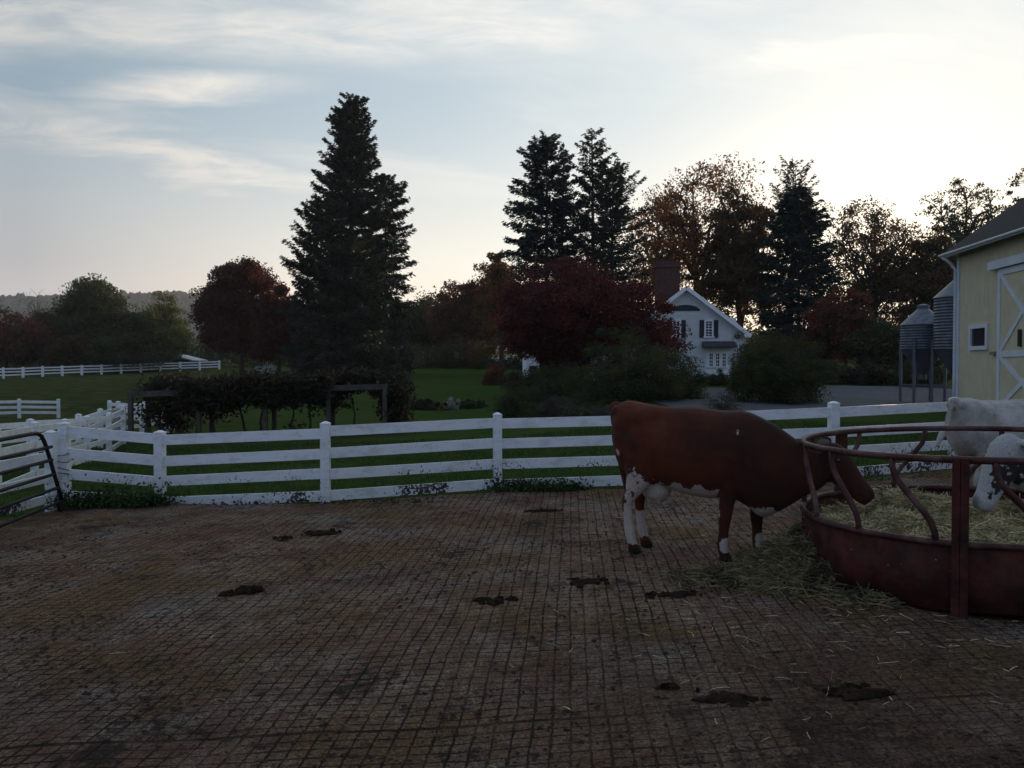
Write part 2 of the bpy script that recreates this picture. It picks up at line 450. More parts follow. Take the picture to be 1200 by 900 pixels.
def pad():
    X = np.concatenate([np.linspace(-13, -6.47, 20)[:-1], np.linspace(-6.47, 7.2, 120)[:-1], np.linspace(7.2, 16, 24)])
    yb = np.interp(X, BX, BY); V = []; ny = 120
    for k in range(ny + 1):
        y = -14 + (yb + 14) * (k / ny) ** .8
        z = pad_z(X) + .010 * np.sin(X * 1.7 + 1.1 * np.sin(y * 1.3)) * np.sin(y * 1.9 + .6) + .006 * np.sin(X * 5.1 + y * 3.3)
        V.append(np.stack([X, y, z], 1))
    V = [V[0] - (0, 0, .5)] + V + [V[-1] - (0, 0, .5)]
    n = len(X); i = np.arange(n * len(V)).reshape(len(V), n)
    q = np.stack([i[:-1, :-1], i[:-1, 1:], i[1:, 1:], i[1:, :-1]], -1).reshape(-1, 4)
    o = MB().add(np.vstack(V), q).build('paved_yard', pad_mat())
    tag(o, 'grooved concrete cattle yard smeared with dung', kind='structure')


pad()

# driveway in front of the house
drive = MB()
xa = np.linspace(6, 30, 50); V = []
for k in range(16):
    t = k / 15; y = (27 + .10 * (xa - 6)) + (t * (19 + .0 * xa)) ; V.append(np.stack([xa, y, ground(xa, y) + .03], 1))
n = len(xa); i = np.arange(n * 16).reshape(16, n)
drive.add(np.vstack(V), np.stack([i[:-1, :-1], i[:-1, 1:], i[1:, 1:], i[1:, :-1]], -1).reshape(-1, 4))
tag(drive.build('driveway', mat('gravel_drive', (.062, .063, .07), .9, .25, 2.5, bump=.4, bscale=30), smooth=True), 'grey gravel drive before the house', kind='structure')

# distant wooded ridge
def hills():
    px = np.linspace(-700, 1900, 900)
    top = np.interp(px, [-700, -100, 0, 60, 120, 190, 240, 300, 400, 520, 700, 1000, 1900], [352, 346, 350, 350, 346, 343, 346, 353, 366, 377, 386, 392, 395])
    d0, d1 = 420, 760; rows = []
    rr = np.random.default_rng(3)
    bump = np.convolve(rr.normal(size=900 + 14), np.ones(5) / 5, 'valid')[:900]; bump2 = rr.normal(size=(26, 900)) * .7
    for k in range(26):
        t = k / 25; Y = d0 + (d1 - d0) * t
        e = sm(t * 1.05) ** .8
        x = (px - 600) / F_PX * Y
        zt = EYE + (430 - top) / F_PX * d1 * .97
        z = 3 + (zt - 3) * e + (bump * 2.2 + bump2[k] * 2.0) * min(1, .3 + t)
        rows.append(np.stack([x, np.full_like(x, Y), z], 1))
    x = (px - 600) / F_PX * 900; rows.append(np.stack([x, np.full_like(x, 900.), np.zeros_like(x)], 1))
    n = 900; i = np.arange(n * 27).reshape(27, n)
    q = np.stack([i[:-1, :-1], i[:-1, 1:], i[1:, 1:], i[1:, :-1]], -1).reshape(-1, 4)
    o = MB().add(np.vstack(rows), q).build('hills', mat('wooded_hill', (.085, .095, .07), .95, .4, .05, (.11, .09, .06), .02))  # foliage colour paled: part of the distance haze is painted in
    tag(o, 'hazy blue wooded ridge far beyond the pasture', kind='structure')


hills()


# ------------------------------------------------------------------ trees
def leaf_quads(cent, size, rr, up=.3, asp=.6):
    n = len(cent); u = rr.normal(size=(n, 3)); u /= np.linalg.norm(u, axis=1)[:, None]
    nr = rr.normal(size=(n, 3)); nr[:, 2] += up * 2; v = np.cross(nr, u); v /= np.linalg.norm(v, axis=1)[:, None] + 1e-9
    s = size * rr.uniform(.55, 1.35, (n, 1)); a = u * s; b = v * s * asp
    V = np.stack([cent - a, cent - b * 1. + a * .15, cent + a, cent + b + a * .15], 1).reshape(-1, 3)
    return V, np.arange(n * 4).reshape(-1, 4)


def lumpy(rr, k=12, amp=.48):
    d = rr.normal(size=(k, 3)); d /= np.linalg.norm(d, axis=1)[:, None]; a = rr.uniform(-amp, amp, k)
    def f(v):
        n = v / (np.linalg.norm(v, axis=1)[:, None] + 1e-9)
        return 1 + (np.maximum(0, n @ d.T) ** 4 * a).sum(1)
    return f


def curve3(a, b, sag, n=7, rr=None, wob=.0):
    t = np.linspace(0, 1, n)[:, None]; p = a + (b - a) * t; p = p + np.array((0, 0, 1.)) * (sag * 4 * t * (1 - t))
    if wob and rr is not None:
        w = rr.normal(size=(n, 3)) * wob; w[0] = 0; p = p + w
    return p


def broadleaf(name, label, base, h, w, leaf, group=None, seed=1, bole=.25, nclump=150, per=110, rc=.12, ls=.24, depth=None, fill=.42, trunk=None, limbs=9, flat=.7, top=1., cat='tree', stems=1, gaps=.0, den=1.6, dome=False, crown_name='crown', trunk_name='trunk'):
    rr = np.random.default_rng(seed); base = np.asarray(base, float); depth = depth or w
    root = thing(name, base, label, cat, group)
    zc = h * (1 + bole) / 2; rz = h * (1 - bole) / 2 * .96; f = lumpy(rr)
    d = rr.normal(size=(nclump * 2, 3)); d /= np.linalg.norm(d, axis=1)[:, None]
    d = d[d[:, 2] > -.75][:nclump]
    r = rr.uniform(0, 1, len(d)) ** fill
    shape = np.array((w / 2, depth / 2, rz))
    cc = d * (r * f(d))[:, None] * shape * (1 - rc * .6) + (0, 0, zc)
    if dome:
        d2 = d * (1, 1, 0) + np.abs(d) * (0, 0, 1); cc = d2 * (r * f(d))[:, None] * (w / 2, depth / 2, h * .93) * (1 - rc * .6)
    R_ = rc * min(w, h * 1.1)
    cc[:, 2] *= (h - R_ * .75) / cc[:, 2].max()
    for k_, q_ in ((0, w), (1, depth)):
        hi = np.percentile(np.abs(cc[:, k_]), 97); cc[:, k_] *= (q_ / 2 - R_ * .6) / hi
    if gaps:
        keep = (np.sin(cc[:, 0] * 6 / w + seed) + np.sin(cc[:, 2] * 9 / h + seed * 2) + np.sin(cc[:, 1] * 7 / w)) > -3 + gaps * 3
        cc = cc[keep]
    wood = MB(); tr = trunk or h * .02
    ends = []; L = []
    for s in range(stems):
        off = np.zeros(3) if stems == 1 else np.array((rr.normal() * w * .06, rr.normal() * w * .05, 0)) * (s > 0)
        tip = np.array((rr.normal() * w * .04, rr.normal() * w * .04, h * .88)) + off * 3 * (stems > 1)
        P = curve3(off * .25, tip, 0, 9, rr, h * .006); P[:, 2] = np.linspace(-.3, tip[2], 9)
        wood.tube(P, tr * np.linspace(1.15, .15, 9) * (1 if stems == 1 else .6), 8); L.append(P)
    for k in range(limbs):
        P0 = L[k % stems]; t = rr.uniform(.25, .8); i = t * 8; a = P0[int(i)] + (P0[min(8, int(i) + 1)] - P0[int(i)]) * (i % 1)
        az = k * 2.4 + rr.uniform(-.4, .4); el = rr.uniform(.15, .95)
        dv = np.array((cos(az) * cos(el), sin(az) * cos(el), sin(el)))
        e = np.array((0, 0, zc)) + dv * shape * .78
        if e[2] < a[2] - .2: e[2] = a[2] + rr.uniform(0, .1) * h
        Pb = curve3(a, e, h * .03, 8, rr, h * .008); wood.tube(Pb, tr * np.linspace(.5, .1, 8), 6); L.append(Pb)
    samp = np.vstack([q[2:] for q in L])
    for c in cc[:: max(1, len(cc) // 170)]:
        a = samp[np.argmin(np.linalg.norm(samp - c, axis=1) + .3 * np.maximum(0, samp[:, 2] - c[2]))]
        wood.tube(curve3(a, c, h * .01, 4), np.linspace(tr * .13, tr * .04, 4) + .006, 4, cap=False)
    R_ = rc * min(w, h * 1.1)
    rad = R_ * rr.uniform(.55, 1.3, len(cc))
    per = int(per * den)
    ball = rr.normal(size=(len(cc) * per, 3)); ball *= (rr.uniform(0, 1, len(ball)) ** .45 / np.linalg.norm(ball, axis=1))[:, None]
    pts = np.repeat(cc, per, 0) + ball * np.repeat(rad, per)[:, None] * (1.2, 1.2, 1.2 * flat)
    zmin = .015 * h if dome else .05 * h if bole < .15 else bole * h * .75
    pts = pts[pts[:, 2] > zmin]
    V, q = leaf_quads(pts, ls * .72, rr)
    MB().add(V, q).build(crown_name, leaf, root)
    wood.build(trunk_name, BARK, root, smooth=True)
    return root


def conifer(name, label, base, h, prof, leaf, group=None, seed=1, bole=.05, step=.45, nb=6, droop=.25, ls=.34, dens=1., ragged=.25, tr=None, up=.35, jump=0.):
    """prof: [(t, radius)] from crown bottom t=0 to tip t=1"""
    rr = np.random.default_rng(seed); base = np.asarray(base, float)
    root = thing(name, base, label, 'tree', group); wood = MB(); tr = tr or h * .013
    P = np.stack([np.linspace(0, rr.normal() * .25, 10), np.linspace(0, rr.normal() * .25, 10), np.linspace(-.3, h, 10)], 1)
    wood.tube(P, tr * np.linspace(1.15, .08, 10), 8)
    pt, pr = zip(*prof); z0 = bole * h; z = z0; cen = []; axs = []
    while z < h * .995:
        t = (z - z0) / (h - z0); rad = np.interp(t, pt, pr)
        for k in range(nb if t < .9 else nb - 1):
            az = rr.uniform(0, 2 * pi); L = rad * rr.uniform(1 - ragged * 1.4, 1 + ragged * .5)
            if rr.uniform() < jump: L *= rr.uniform(.3, .6)
            L = max(L, .25); sl = up * (t ** 1.5) * 1.6 - droop * (1 - t) + rr.normal() * .13
            zz = z + rr.uniform(-1.1, 1.1) * step * (1 - .7 * t)
            m = 7; s = np.linspace(0, 1, m)
            curl = droop * .9 * s ** 2 * (1 - t) - droop * .55 * s * (1 - t)
            out = np.stack([np.cos(az) * L * s, np.sin(az) * L * s, L * (sl * s + curl)], 1) + (P[0, 0] + t * P[-1, 0], t * P[-1, 1], zz)
            wood.tube(out, np.linspace(tr * .16 * (1 - .6 * t), .008, m), 4, cap=False)
            nn = max(10, int(L * 42 * dens)); tt = rr.uniform(.06, 1.02, nn) ** .8
            pos = np.stack([np.interp(tt, s, out[:, i]) for i in range(3)], 1)
            side = np.array((-sin(az), cos(az), 0)); fw = np.array((cos(az), sin(az), sl * .6))
            lat = rr.choice([-1, 1], nn) * (1.12 - tt) * L * .30 * rr.uniform(.2, 1, nn)
            pos = pos + side * lat[:, None] + fw * (np.abs(lat) * .5)[:, None]
            pos[:, 2] -= rr.uniform(0, .35, nn) * ls * 1.5 + np.abs(lat) * .18
            pos += rr.normal(size=pos.shape) * (.05 + .10 * (1 - t))
            dirv = fw[None] * rr.uniform(.4, 1, (nn, 1)) + side[None] * (np.sign(lat) * rr.uniform(.2, .9, nn))[:, None] + np.array((0, 0, -1.))[None] * rr.uniform(-.1, .75, (nn, 1))
            cen.append(pos); axs.append(dirv)
        z += step * (1.15 - .45 * t) * rr.uniform(.75, 1.25)
    cen = np.vstack(cen); ax_ = np.vstack(axs); ax_ /= np.linalg.norm(ax_, axis=1)[:, None]
    n = len(cen); nr = rr.normal(size=(n, 3)) + (0, 0, 1.); v = np.cross(nr, ax_); v /= np.linalg.norm(v, axis=1)[:, None] + 1e-9
    s = ls * .58 * rr.uniform(.45, 1.4, (n, 1)); a = ax_ * s; b = v * s * .30
    V = np.stack([cen - a * .7, cen - b, cen + a, cen + b], 1).reshape(-1, 3)
    MB().add(V, np.arange(n * 4).reshape(-1, 4)).build('crown', leaf, root)
    wood.build('trunk', BARK, root, smooth=True)
    return root


def gxy(px, Y): x = (px - 600) / F_PX * Y; return (x, Y, float(ground(x, Y)))


def hgt(py, Y, z): return EYE + (430 - py) / F_PX * Y - z


def bl(name, label, px, Y, ytop, wpx, leaf, **k):
    b = gxy(px, Y); return broadleaf(name, label, b, hgt(ytop, Y, b[2]), wpx / F_PX * Y, leaf, **k)


def cf(name, label, px, Y, ytop, prof, leaf, **k):
    b = gxy(px, Y); s = Y / F_PX
    return conifer(name, label, b, hgt(ytop, Y, b[2]), [(t, r * s) for t, r in prof], leaf, **k)


# tall spruces left of centre
cf('spruce_tree', 'tallest dark spruce, layered spire above all other trees', 412, 76, 117, [(0, 40), (.3, 42), (.5, 38), (.6, 40), (.66, 39), (.7, 36), (.8, 31), (.9, 23), (.95, 18), (.985, 11), (1, 5)], L_SPRUCE, seed=11, nb=9, dens=2.0, step=.5, droop=.38, bole=.07, up=.5, ragged=.32)
cf('spruce_tree', 'drooping spruce close behind the right side of the tallest spruce', 452, 80, 204, [(0, 28), (.3, 31), (.6, 33), (.8, 31), (.92, 23), (1, 4)], L_SPRUCE, seed=12, nb=7, dens=1.4, droop=.6, bole=.05, ragged=.4)
cf('hemlock_tree', 'broad dark hemlock leaning out on the left of the tallest spruce', 374, 73, 236, [(0, 40), (.3, 40), (.6, 38), (.8, 33), (.92, 22), (1, 6)], L_HEMLOCK, seed=13, nb=8, dens=1.5, droop=.1, up=.5, bole=.03, ragged=.4)
cf('hemlock_tree', 'low dark hemlock filling the foot of the tallest spruce', 412, 70, 290, [(0, 60), (.3, 60), (.6, 52), (.85, 34), (1, 12)], L_HEMLOCK, seed=14, nb=8, dens=1.4, droop=.1, up=.5, bole=.10, ragged=.4)
# centre conifers
cf('spruce_tree', 'dense dark spruce with jutting left boughs behind the red maple', 640, 74, 160, [(0, 60), (.35, 58), (.5, 52), (.6, 44), (.75, 42), (.85, 30), (.93, 24), (1, 6)], L_SPRUCE, seed=21, nb=7, dens=1.5, droop=.25, ragged=.5)
cf('larch_tree', 'thin see-through conifer with the sharp tip behind the red maple', 697, 75, 153, [(0, 55), (.35, 52), (.5, 44), (.7, 36), (.82, 24), (.92, 16), (1, 3)], L_HEMLOCK, seed=22, nb=6, dens=.9, step=.5, droop=.12, ragged=.5, jump=.2)
cf('larch_tree', 'loose round-shouldered conifer between the sharp-tipped one and the maples', 716, 78, 200, [(0, 38), (.4, 40), (.7, 36), (.9, 28), (1, 10)], L_HEMLOCK, seed=23, nb=7, dens=1.1, step=.45, droop=.05, ragged=.5, jump=.2, up=.6)
cf('spruce_tree', 'slim spruce peeping over the right shoulder of the dense spruce', 656, 79, 168, [(0, 30), (.5, 25), (.8, 14), (1, 3)], L_SPRUCE, seed=24, nb=5, dens=.7, ragged=.5)
# right conifer
cf('spruce_tree', 'solid dark spruce right of the white house, its tip see-through', 936, 72, 220, [(0, 55), (.3, 55), (.5, 48), (.75, 38), (.9, 24), (1, 4)], L_SPRUCE, seed=31, nb=8, dens=1.6, droop=.2)
cf('larch_tree', 'thin pale-tipped conifer rising out of the solid spruce near the house', 926, 78, 192, [(0, 30), (.5, 34), (.75, 26), (.86, 22), (.95, 14), (1, 5)], L_HEMLOCK, seed=32, nb=5, dens=.7, step=.55, ragged=.5, up=.8)
# autumn broadleaves on the right
bl('maple_tree', 'tall rust-brown maple with open crown above the white house', 818, 84, 188, 165, L_RUST, seed=41, nclump=330, per=80, rc=.085, ls=.2, bole=.18, fill=.5, limbs=18, den=.9, gaps=.42, trunk=.42)
bl('maple_tree', 'dark half-green maple filling the right flank of the rust maple', 868, 78, 225, 95, L_BROWN, seed=42, nclump=230, per=90, rc=.10, ls=.2, bole=.1, fill=.45, limbs=12)
bl('maple_tree', 'pale thin-leaved maple seen behind the chimney', 770, 96, 228, 80, L_RUST, seed=43, nclump=190, per=70, rc=.09, ls=.2, bole=.15, fill=.5, limbs=12, den=.9, gaps=.42)
bl('oak_tree', 'wide brown oak with sunlit gaps left of the feed bins', 1025, 86, 234, 140, L_BROWN, seed=44, nclump=330, per=80, rc=.085, ls=.21, bole=.12, fill=.5, limbs=18, den=.9, gaps=.42, trunk=.38)
bl('oak_tree', 'airy flat-topped oak rising behind the barn roof', 1132, 92, 206, 105, L_OLIVE, seed=45, nclump=280, per=60, rc=.08, ls=.2, bole=.2, fill=.55, limbs=14, den=.9, gaps=.42, flat=.5)
bl('oak_tree', 'airy oak at the right edge over the barn ridge', 1215, 90, 190, 80, L_OLIVE, seed=46, nclump=150, per=60, rc=.08, ls=.2, bole=.2, fill=.55, limbs=12, den=.9, gaps=.42)
bl('oak_tree', 'dark oak directly behind the feed bins', 1095, 80, 262, 80, L_BROWN, seed=47, nclump=240, per=90, rc=.1, ls=.2, bole=.05, fill=.45, limbs=10)
bl('beech_tree', 'low red-brown beech right of the solid dark spruce', 992, 66, 338, 85, L_REDBROWN, seed=48, nclump=150, per=120, rc=.13, ls=.17, bole=.05, limbs=8)
bl('beech_tree', 'low dark beech in front of the feed bins and brown oak', 1040, 62, 372, 75, L_OLIVE, seed=49, nclump=150, per=110, rc=.13, ls=.16, bole=.02, limbs=8)
# centre background
bl('ash_tree', 'far dusky green ash at the lawn end right of the drooping spruce', 500, 112, 344, 75, L_DARKGREEN, seed=51, nclump=120, per=110, rc=.14, ls=.24, bole=.05, limbs=7)
bl('beech_tree', 'orange-brown beech at the far end of the lawn', 546, 104, 322, 85, L_REDBROWN, seed=52, nclump=150, per=120, rc=.13, ls=.23, bole=.05, limbs=8)
bl('beech_tree', 'rusty beech touching the left side of the red maple', 588, 98, 296, 60, L_RUST, seed=53, nclump=130, per=100, rc=.13, ls=.23, bole=.05, limbs=8, gaps=.2)
bl('japanese_maple', 'broad dark red maple in front of the centre spruces', 680, 46, 298, 212, L_RED, seed=54, nclump=400, per=170, rc=.10, ls=.11, bole=.01, fill=.4, limbs=14, depth=8.5, flat=.55)
bl('maple_tree', 'maroon maple standing left of the tall spruces beside the pasture', 284, 84, 303, 108, L_MAROON, seed=55, nclump=260, per=130, rc=.11, ls=.2, bole=.08, fill=.42, limbs=12)
bl('maple_tree', 'dark low maple joining the maroon maple to the tall spruces', 326, 80, 330, 60, L_MAROON, seed=56, nclump=140, per=120, rc=.15, ls=.2, bole=.03, limbs=8)
# far left group
bl('oak_tree', 'large rounded dark green oak beyond the far fence', 116, 112, 321, 100, L_DARKGREEN, seed=61, nclump=210, per=130, rc=.13, ls=.24, bole=.05, limbs=10)
bl('ash_tree', 'yellowing ash right of the large oak beyond the far fence', 190, 114, 341, 72, L_YELLOW, seed=62, nclump=150, per=120, rc=.14, ls=.23, bole=.04, limbs=9)
bl('beech_tree', 'low red-brown beech at the left edge beyond the far fence', 8, 106, 357, 95, L_REDBROWN, seed=63, nclump=180, per=130, rc=.14, ls=.22, bole=.02, limbs=8)
bl('beech_tree', 'small olive beech between the red beech and the large oak', 62, 112, 362, 55, L_OLIVE, seed=64, nclump=120, per=120, rc=.16, ls=.22, bole=.02, limbs=7)
bl('thorn_tree', 'squat dark thorn tree under the large oak and ash', 150, 108, 385, 90, L_DARKGREEN, seed=65, nclump=130, per=120, rc=.2, ls=.2, bole=.0, limbs=7)
bl('thorn_tree', 'squat brown thorn tree behind the far fence at left', 90, 107, 388, 70, L_BROWN, seed=66, nclump=110, per=120, rc=.2, ls=.2, bole=.0, limbs=7)
# bare tree
bl('bare_tree', 'bare leafless tree whose twigs stand over the far-left trees', 47, 116, 336, 42, L_BROWN, seed=67, nclump=60, per=2, rc=.06, ls=.07, bole=.3, limbs=18, trunk=.14)


def woods():
    rr = np.random.default_rng(77); pts = []
    for k in range(620):
        px = rr.uniform(-120, 1330); Y = rr.uniform(122, 150)
        x, y, z = gxy(px, Y); top = np.interp(px, [-120, 200, 300, 440, 480, 600, 720, 760, 1330], [1.5, 1.5, 6, 8, 9, 8, 6, 4.6, 4.6]) * (1 + .18 * sin(px * .05)) + rr.normal() * .4; top = max(top, .8)
        c = np.array((x, y, z)) + (0, 0, top * rr.uniform(.0, 1.) ** .7)
        pts.append(c + rr.normal(size=(150, 3)) * (1.7, 1.5, .6 + .05 * top))
    pts = np.vstack(pts)
    V, q = leaf_quads(pts, .3, rr)
    o = MB().add(V, q).build('woods', L_DARKGREEN)
    tag(o, 'dark belt of woodland closing the view behind the lawn trees', 'woods', kind='stuff')


woods()


def bush(name, label, px, Y, ytop, wpx, leaf, seed, nclump=110, per=150, rc=.17, ls=.06, group=None, fill=.45, depth=None, flat=.8):
    return bl(name, label, px, Y, ytop, wpx, leaf, seed=seed, nclump=nclump, per=per, rc=rc, ls=ls, bole=.0, limbs=9, stems=3, group=group, fill=fill, depth=depth, flat=flat, trunk=.06, cat='bush', dome=True, crown_name='foliage', trunk_name='stem')


bush('round_bush', 'big round green bush in front of the white house and red maple', 752, 36, 379, 148, L_BUSH, 71, 260, 170, .11, .055)
bush('round_bush', 'big green bush right of the white house by the drive', 915, 33, 388, 112, L_BUSH, 72, 200, 170, .13, .05)
bush('garden_shrub', 'rounded dark shrub beside the lawn bed under the red maple', 606, 29, 450, 56, L_BUSH, 73, 70, 130, .2, .035)
bush('garden_shrub', 'grey-brown faded shrub behind the fence left of the cow', 652, 28, 462, 62, L_GREYBUSH, 74, 70, 130, .2, .03)
bush('garden_shrub', 'low pale grey shrub just above the red cow rump', 706, 27, 472, 70, L_GREYBUSH, 75, 60, 120, .22, .03)
bush('garden_shrub', 'thin twiggy grey shrub on the drive edge above the cow back', 846, 27, 458, 46, L_GREYBUSH, 76, 40, 60, .2, .025)
bush('garden_shrub', 'small dark shrub under the triple window of the house', 846, 50, 432, 34, L_BUSH, 77, 60, 110, .2, .06)
bush('garden_shrub', 'climbing shrub on the right corner of the white house', 868, 52, 388, 26, L_OLIVE, 78, 60, 60, .2, .06, flat=1.)
bush('garden_shrub', 'low dark brown shrub on the bed left of the white flowers', 500, 38, 466, 44, L_VINE, 79, 50, 120, .22, .04)
bush('garden_shrub', 'low dark green shrub on the bed right of the white flowers', 552, 39, 467, 36, L_BUSH, 80, 50, 120, .22, .04)
bush('garden_shrub', 'low russet shrub at the far lawn edge by the red maple', 580, 60, 425, 30, L_REDBROWN, 81, 50, 120, .22, .06)
bush('garden_shrub', 'dark understorey shrub left of the big round bush', 655, 40, 425, 95, L_BUSH, 82, 110, 140, .17, .05)
bush('garden_shrub', 'dark shrub in front of the small white shed', 622, 44, 427, 62, L_VINE, 86, 80, 140, .2, .05)
bush('flower_bush', 'white flowering bush on the lawn bed', 528, 38.5, 465, 20, L_WHITEFLOWER, 83, 26, 40, .2, .05)
bush('flower_bush', 'pale blooming bush under the maroon maple over the arbor', 308, 70, 426, 34, L_WHITEFLOWER, 84, 40, 50, .2, .09)
for k, (px, Y, yt, w, lf, lab) in enumerate([
        (470, 96, 392, 70, L_DARKGREEN, 'dark hedge bush at the foot of the drooping spruce'),
        (525, 95, 396, 60, L_OLIVE, 'olive hedge bush at the far end of the lawn'),
        (560, 94, 398, 45, L_ORANGE, 'orange-tinted hedge bush at the far end of the lawn'),
        (395, 72, 402, 70, L_DARKGREEN, 'dark bush round the foot of the hemlocks'),
        (960, 52, 420, 70, L_DARKGREEN, 'dark bush between the drive bush and the red-brown beech'),
        (1015, 50, 425, 60, L_VINE, 'dark brown bush at the back of the drive'),
        (1075, 48, 420, 60, L_DARKGREEN, 'dark bush behind the legs of the feed bins')]):
    bush('hedge_bush', lab, px, Y, yt, w, lf, 90 + k, 90, 130, .2, .09)


# ------------------------------------------------------------------ white fences
def fence(label, posts, h, rails, rail_h, group='white board fences', side=1, name='board_fence', pw=.127, name_post='post', drop=0.12, seed=0, short=()):
    """posts: list of (x, y, ground z); rails: heights of rail centres below the post top"""
    rr = np.random.default_rng(seed)
    root = thing(name, posts[0], label, 'fence', group); o0 = np.array(posts[0])
    tops = []
    for i, p in enumerate(posts):
        p = np.array(p, float)
        a = np.array(posts[max(0, i - 1)]); b = np.array(posts[min(len(posts) - 1, i + 1)]); rz = math.atan2(b[1] - a[1], b[0] - a[0])
        hh = h + rr.normal() * .008 + (short[i] if i < len(short) else 0)
        m = MB(); lean = rr.normal(size=2) * .006
        m.box(p + (lean[0] * .5, lean[1] * .5, (hh - .4) / 2), (pw, pw, hh + .4), rz)
        c = p + (lean[0] * .5, lean[1] * .5, hh)
        v = [c + np.array((cos(rz + q), sin(rz + q), 0)) * (pw * .74) for q in (pi / 4, 3 * pi / 4, 5 * pi / 4, 7 * pi / 4)]
        m.loft([np.array(v) + (0, 0, .002), np.array(v) + (0, 0, .018), (np.array(v) - c) * .25 + c + (0, 0, .045)])
        m.build('post', WHITE, root, o0); tops.append(p + (0, 0, h + (short[i] if i < len(short) else 0)))
    for i in range(len(posts) - 1):
        a, b = tops[i], tops[i + 1]; d = (b - a) / np.linalg.norm(b - a)
        for r in rails:
            A = a + d * (pw * .35) - (0, 0, r + rr.normal() * .010); B = b - d * (pw * .35) - (0, 0, r + rr.normal() * .010)
            MB().bar(A, B, .038, rail_h).build('rail', WHITE, root, o0)
    return root


def gp(x, y, dz=0.): return (x, y, float(ground(x, y)) + dz)


RAILS4 = (.115, .42, .725, 1.03)
ft = lambda px, py, Y: at(px, py, Y)
front = []
for px, py, Y in ((187, 507, 11.85), (381, 497, 11.5), (583, 487, 12.06), (779, 482, 12.05), (977, 474, 12.0), (1119, 468, 12.9), (1300, 462, 13.4)):
    q = at(px, py, Y); front.append((q[0], q[1], q[2] - 1.14))
corner = at(75, 502, 11.9); corner = (corner[0], corner[1], corner[2] - 1.16)
fence('white four-rail fence along the back edge of the paved yard', [(corner[0], corner[1], front[0][2] + .03)] + front, 1.14, RAILS4, .148, seed=1, short=(.08,))
s2 = [corner]
for k in (1, 2, 3):
    s2.append((corner[0] - .16 * 2.2 * k, corner[1] - 1.05 * 2.2 * k, corner[2] - .06 * k))
s2[0] = (corner[0] - .10, corner[1] - .16, corner[2])
fence('white fence running forward from the corner behind the tube gate', s2, 1.1, (.33, .64, .94, 1.2), .12, seed=2)
laneA = [gp(x, y) for x, y in ((-10.6, 14.4), (-11.1, 16.7), (-11.4, 19), (-11.5, 21.3), (-12.15, 23.7), (-12.7, 26), (-13.1, 28.4), (-13.3, 31))]
fence('white fence on the far side of the narrow lane', laneA, 1.13, RAILS4[:3], .13, seed=3)
laneB = [gp(x, y) for x, y in ((-9.0, 14.0), (-9.7, 16.3), (-10.2, 18.3), (-10.7, 20.2), (-11.2, 22.3), (-11.9, 24.6))]
fence('white fence on the near side of the narrow lane', laneB, 1.13, RAILS4, .13, seed=4)
fence('short white fence standing alone in the pasture at left', [gp((px - 600) / F_PX * Y, Y) for px, Y in ((-60, 47), (-20, 48), (22, 49), (68, 50))], 1.15, (.15, .48, .81), .17, seed=5, pw=.2)
fence('short white fence piece behind the arbor post', [gp((px - 600) / F_PX * Y, Y) for px, Y in ((128, 40), (138, 39), (168, 38), (192, 36), (203, 33))], 1.13, (.13, .45, .77), .16, seed=6, pw=.16)
fp = []
for k in range(14):
    px = -42 + k * 23.0; Y = 93 + max(0, px) * .085; fp.append(gp((px - 600) / F_PX * Y, Y))
fence('long white fence along the top of the pasture', fp, 1.25, (.14, .5, .86), .17, seed=7, pw=.24)


# ------------------------------------------------------------------ tube gate and wire ties
def tube_gate():
    e = at(74, 590, 11.45); far = np.array((e[0] + .30, e[1] - 1.9, 0)); d = far - e; d[2] = 0; d /= np.linalg.norm(d)
    gz = pad_z(e[0]) + .03; L = 3.2
    root = thing('tube_gate', (e[0], e[1], gz), 'dark rusty tube gate leaning on the corner fence post', 'gate'); m = mat('gate_steel', (.014, .012, .012), .6, .4, 8, (.04, .02, .013), 6, .5, .7, spec=.15)
    P = lambda s, z, lean=0.: np.array((e[0], e[1], gz)) + d * s + np.array((0, 0, z)) + np.array((-.19, .10, 0)) * z
    H = 1.12; a = []
    # bent frame: up the end, round the corner, along the top and down the far end
    for s, z in ((.0, .10), (.12, .45), (.23, .78), (.31, .97), (.38, 1.06), (.5, 1.1), (.7, 1.11), (1.6, 1.11), (L - .3, 1.11), (L - .1, 1.06), (L, .9), (L, .1)):
        a.append(P(s, z))
    MB().tube(a, .028, 8).build('frame', m, root, (e[0], e[1], gz), True)
    for z, s0 in ((.10, 0.), (.30, .06), (.50, .13), (.70, .14), (.88, .10)):
        MB().tube([P(s0, z), P(L * .5, z + .01), P(L, z)], .024, 8).build('bar', m, root, (e[0], e[1], gz), True)
    MB().bar(P(.16, .12), P(.08, -.02), .05, .05).build('foot', m, root, (e[0], e[1], gz))
    wm = mat('wire', (.05, .048, .05), .4, metal=.6)
    c = np.array(corner); w = MB()
    for z in (.45, .58, .68, .36):
        th = np.linspace(0, 2 * pi, 18, endpoint=False); q = np.stack([c[0] + .10 * np.cos(th) - .02, c[1] + .10 * np.sin(th) - .02, c[2] + .12 + z + .035 * np.sin(th + z * 9)], 1)
        w.tube(q, .006, 5, closed=True)
    tag(w.build('wire_tie', wm, None, (c[0], c[1], c[2] + .5), True), 'loops of wire tying the gate to the corner post', 'wire')


tube_gate()


